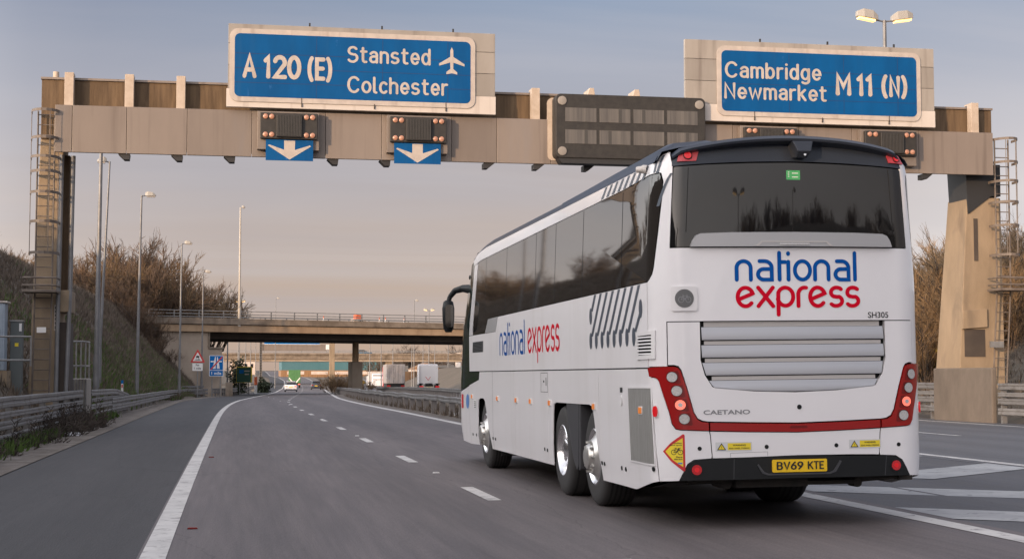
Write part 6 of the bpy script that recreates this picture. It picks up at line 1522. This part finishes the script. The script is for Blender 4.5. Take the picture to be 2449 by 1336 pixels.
b = MB(); b.prism([(-.02, 1.7), (.0, 1.7), (.22, 2.6), (.20, 2.6)], -1.05, 1.05, 'x'); b.build('windscreen', 'tinted_glass', t); truck_wheels(t, (1.0, 7.0))

# ------------------------------------------------------------------ farther structures
t = thing('sign_gantry', (6.3, 333, 0), 'distant grey gantry carrying a blue sign, seen under the bridge', 'gantry')
b = MB(); b.box(.2, 13.8, -.3, .3, 6.9, 8.25); b.build('fascia', 'fascia_metal', t, bevel=.03)
b = MB(); b.box(.7, 12.4, -.5, -.32, 8.3, 11.0); pn = b.build('sign_panel', 'sign_blue_far', t); b = MB(); b.box(.6, 12.5, -.48, -.30, 8.2, 8.295); b.build('sign_edge', 'sign_white_clean', t)
b = MB(); b.box(14.5, 15.6, -.4, .6, -1.5, 8.6); b.build('leg', 'concrete', t, bevel=.04); b = MB(); b.box(-.2, .3, -.3, .5, -1.5, 8.6); b.build('leg', 'dark_concrete', t)
b = MB(); b.box(13.7, 14.4, -.31, -.2, 7.2, 8.2); b.build('notice_plate', 'sign_white_clean', t)
b = MB()
for g in (-.25, .25): b.box(g-.03, g+.03, -.6, -.5, 0, 8.6)
for k in range(24): b.box(-.25, .25, -.58, -.52, .2+k*.35, .26+k*.35)
b.build('ladder', 'galv', t)
t = thing('overpass', (-30, 404, 0), 'second flat concrete overpass crossing far beyond the first', 'bridge')
b = MB(); b.box(0, 190, 0, 12, 5.9, 7.4); b.build('deck', 'bridge_concrete', t, bevel=.03); b = MB(); b.box(0, 190, -.35, -.01, 7.0, 7.45); b.build('parapet', 'bridge_concrete', t)
b = MB(); b.box(0, 190, .5, 11, 5.3, 5.9); b.build('soffit_beam', 'lit_concrete', t)
for z in (7.75, 8.1):
    b = MB(); b.box(0, 190, -.1, .05, z-.06, z+.06); b.build('rail', 'galv', t)
for k in range(60):
    b = MB(); b.box(k*3.2, k*3.2+.12, .06, .15, 7.4, 8.15); b.build('rail_post', 'galv', t)
for x in (30.5, 70, 77, 96, 130):
    b = MB(); b.box(x, x+1.6, 1, 11, -2, 5.29); b.build('pier', 'concrete' if x != 77 else 'dark_concrete', t, bevel=.04)
X, Y = 18.0, 560; t = thing('warehouse', (X, Y, -1), 'long teal clad warehouse with a pale base far beyond the overpasses', 'building')
b = MB(); b.box(0, 36, 0, 30, 4.7, 7.9); b.build('wall', 'teal_cladding', t); b = MB(); b.box(-.2, 36.2, -.1, 30, 0, 4.69); b.build('base_wall', 'board_brown', t); b = MB(); b.box(-.3, 36.3, -.2, 30.3, 7.91, 8.2); b.build('roof', 'board_pale', t)
for k in range(4):
    b = MB(); b.box(2+k*8.5, 8+k*8.5, -.16, -.11, 3.2, 4.3); b.build('door', 'pale_wall', t)
for i, (x, y, w_, d_, z0, h, lab) in enumerate(((62, 420, 14, 10, 0, 8.0, 'pale block building on the rise far right of the overpass'), (44, 380, 7, 8, -1, 4.2, 'small pale building far beyond the white tractor'), (0, 640, 10, 8, 3, 5.0, 'small pale building beyond the bend of the road'))):
    t = thing('building', (x, y, z0), lab, 'building'); b = MB(); b.box(0, w_, 0, d_, -2, h); b.build('wall', 'pale_wall', t)
    b = MB(); b.prism([(-.3, h), (w_+.3, h), (w_/2, h+1.6)], -.3, d_+.3); b.build('roof', 'board_brown', t)
    for k in range(int(w_/2.4)):
        b = MB(); b.box(.8+k*2.4, 1.9+k*2.4, -.05, -.01, h*.4, h*.72); b.build('window', 'side_glass', t)
t = thing('hoarding', (34, 365, -.8), 'long brown timber hoarding along the far carriageway', 'fence')
b = MB(); b.box(0, 30, 0, .2, 0, 3.4); b.build('boards', 'board_brown', t)
for k in range(11):
    b = MB(); b.box(k*3, k*3+.16, -.15, -.01, 0, 3.5); b.build('post', 'bark', t)
b = MB(); K = 26
for j in range(K+1):
    for i in range(K+1):
        u, v = i/K, j/K; x = 44+u*150; y = 300+v*90+u*10
        b.v.append((x, y, -1.2+7.0*min(1, max(0, (u*1.6-.05)))*math.sin(pi*min(1, v*1.0))+.3*random.random()))
for j in range(K):
    for i in range(K): b.f.append([j*(K+1)+i, j*(K+1)+i+1, (j+1)*(K+1)+i+1, (j+1)*(K+1)+i]); b.m.append(0)
mat('orange_bank', (.26, .15, .075), .95, c2=(.14, .085, .045), scale=.15, bump=.6, bscale=2)
S_(b.build('embankment', 'orange_bank', smooth=60, fix=False))
for i in range(14):
    X = rg.uniform(40, 110); Y = rg.uniform(440, 620); place((shrubA, treeA)[i % 2], False, X, Y, rg.uniform(1.0, 1.5), rg.uniform(0, 6), 'hazy leafless tree on the far horizon behind the overpasses', 'far trees on the horizon', z=rg.uniform(0, 2))
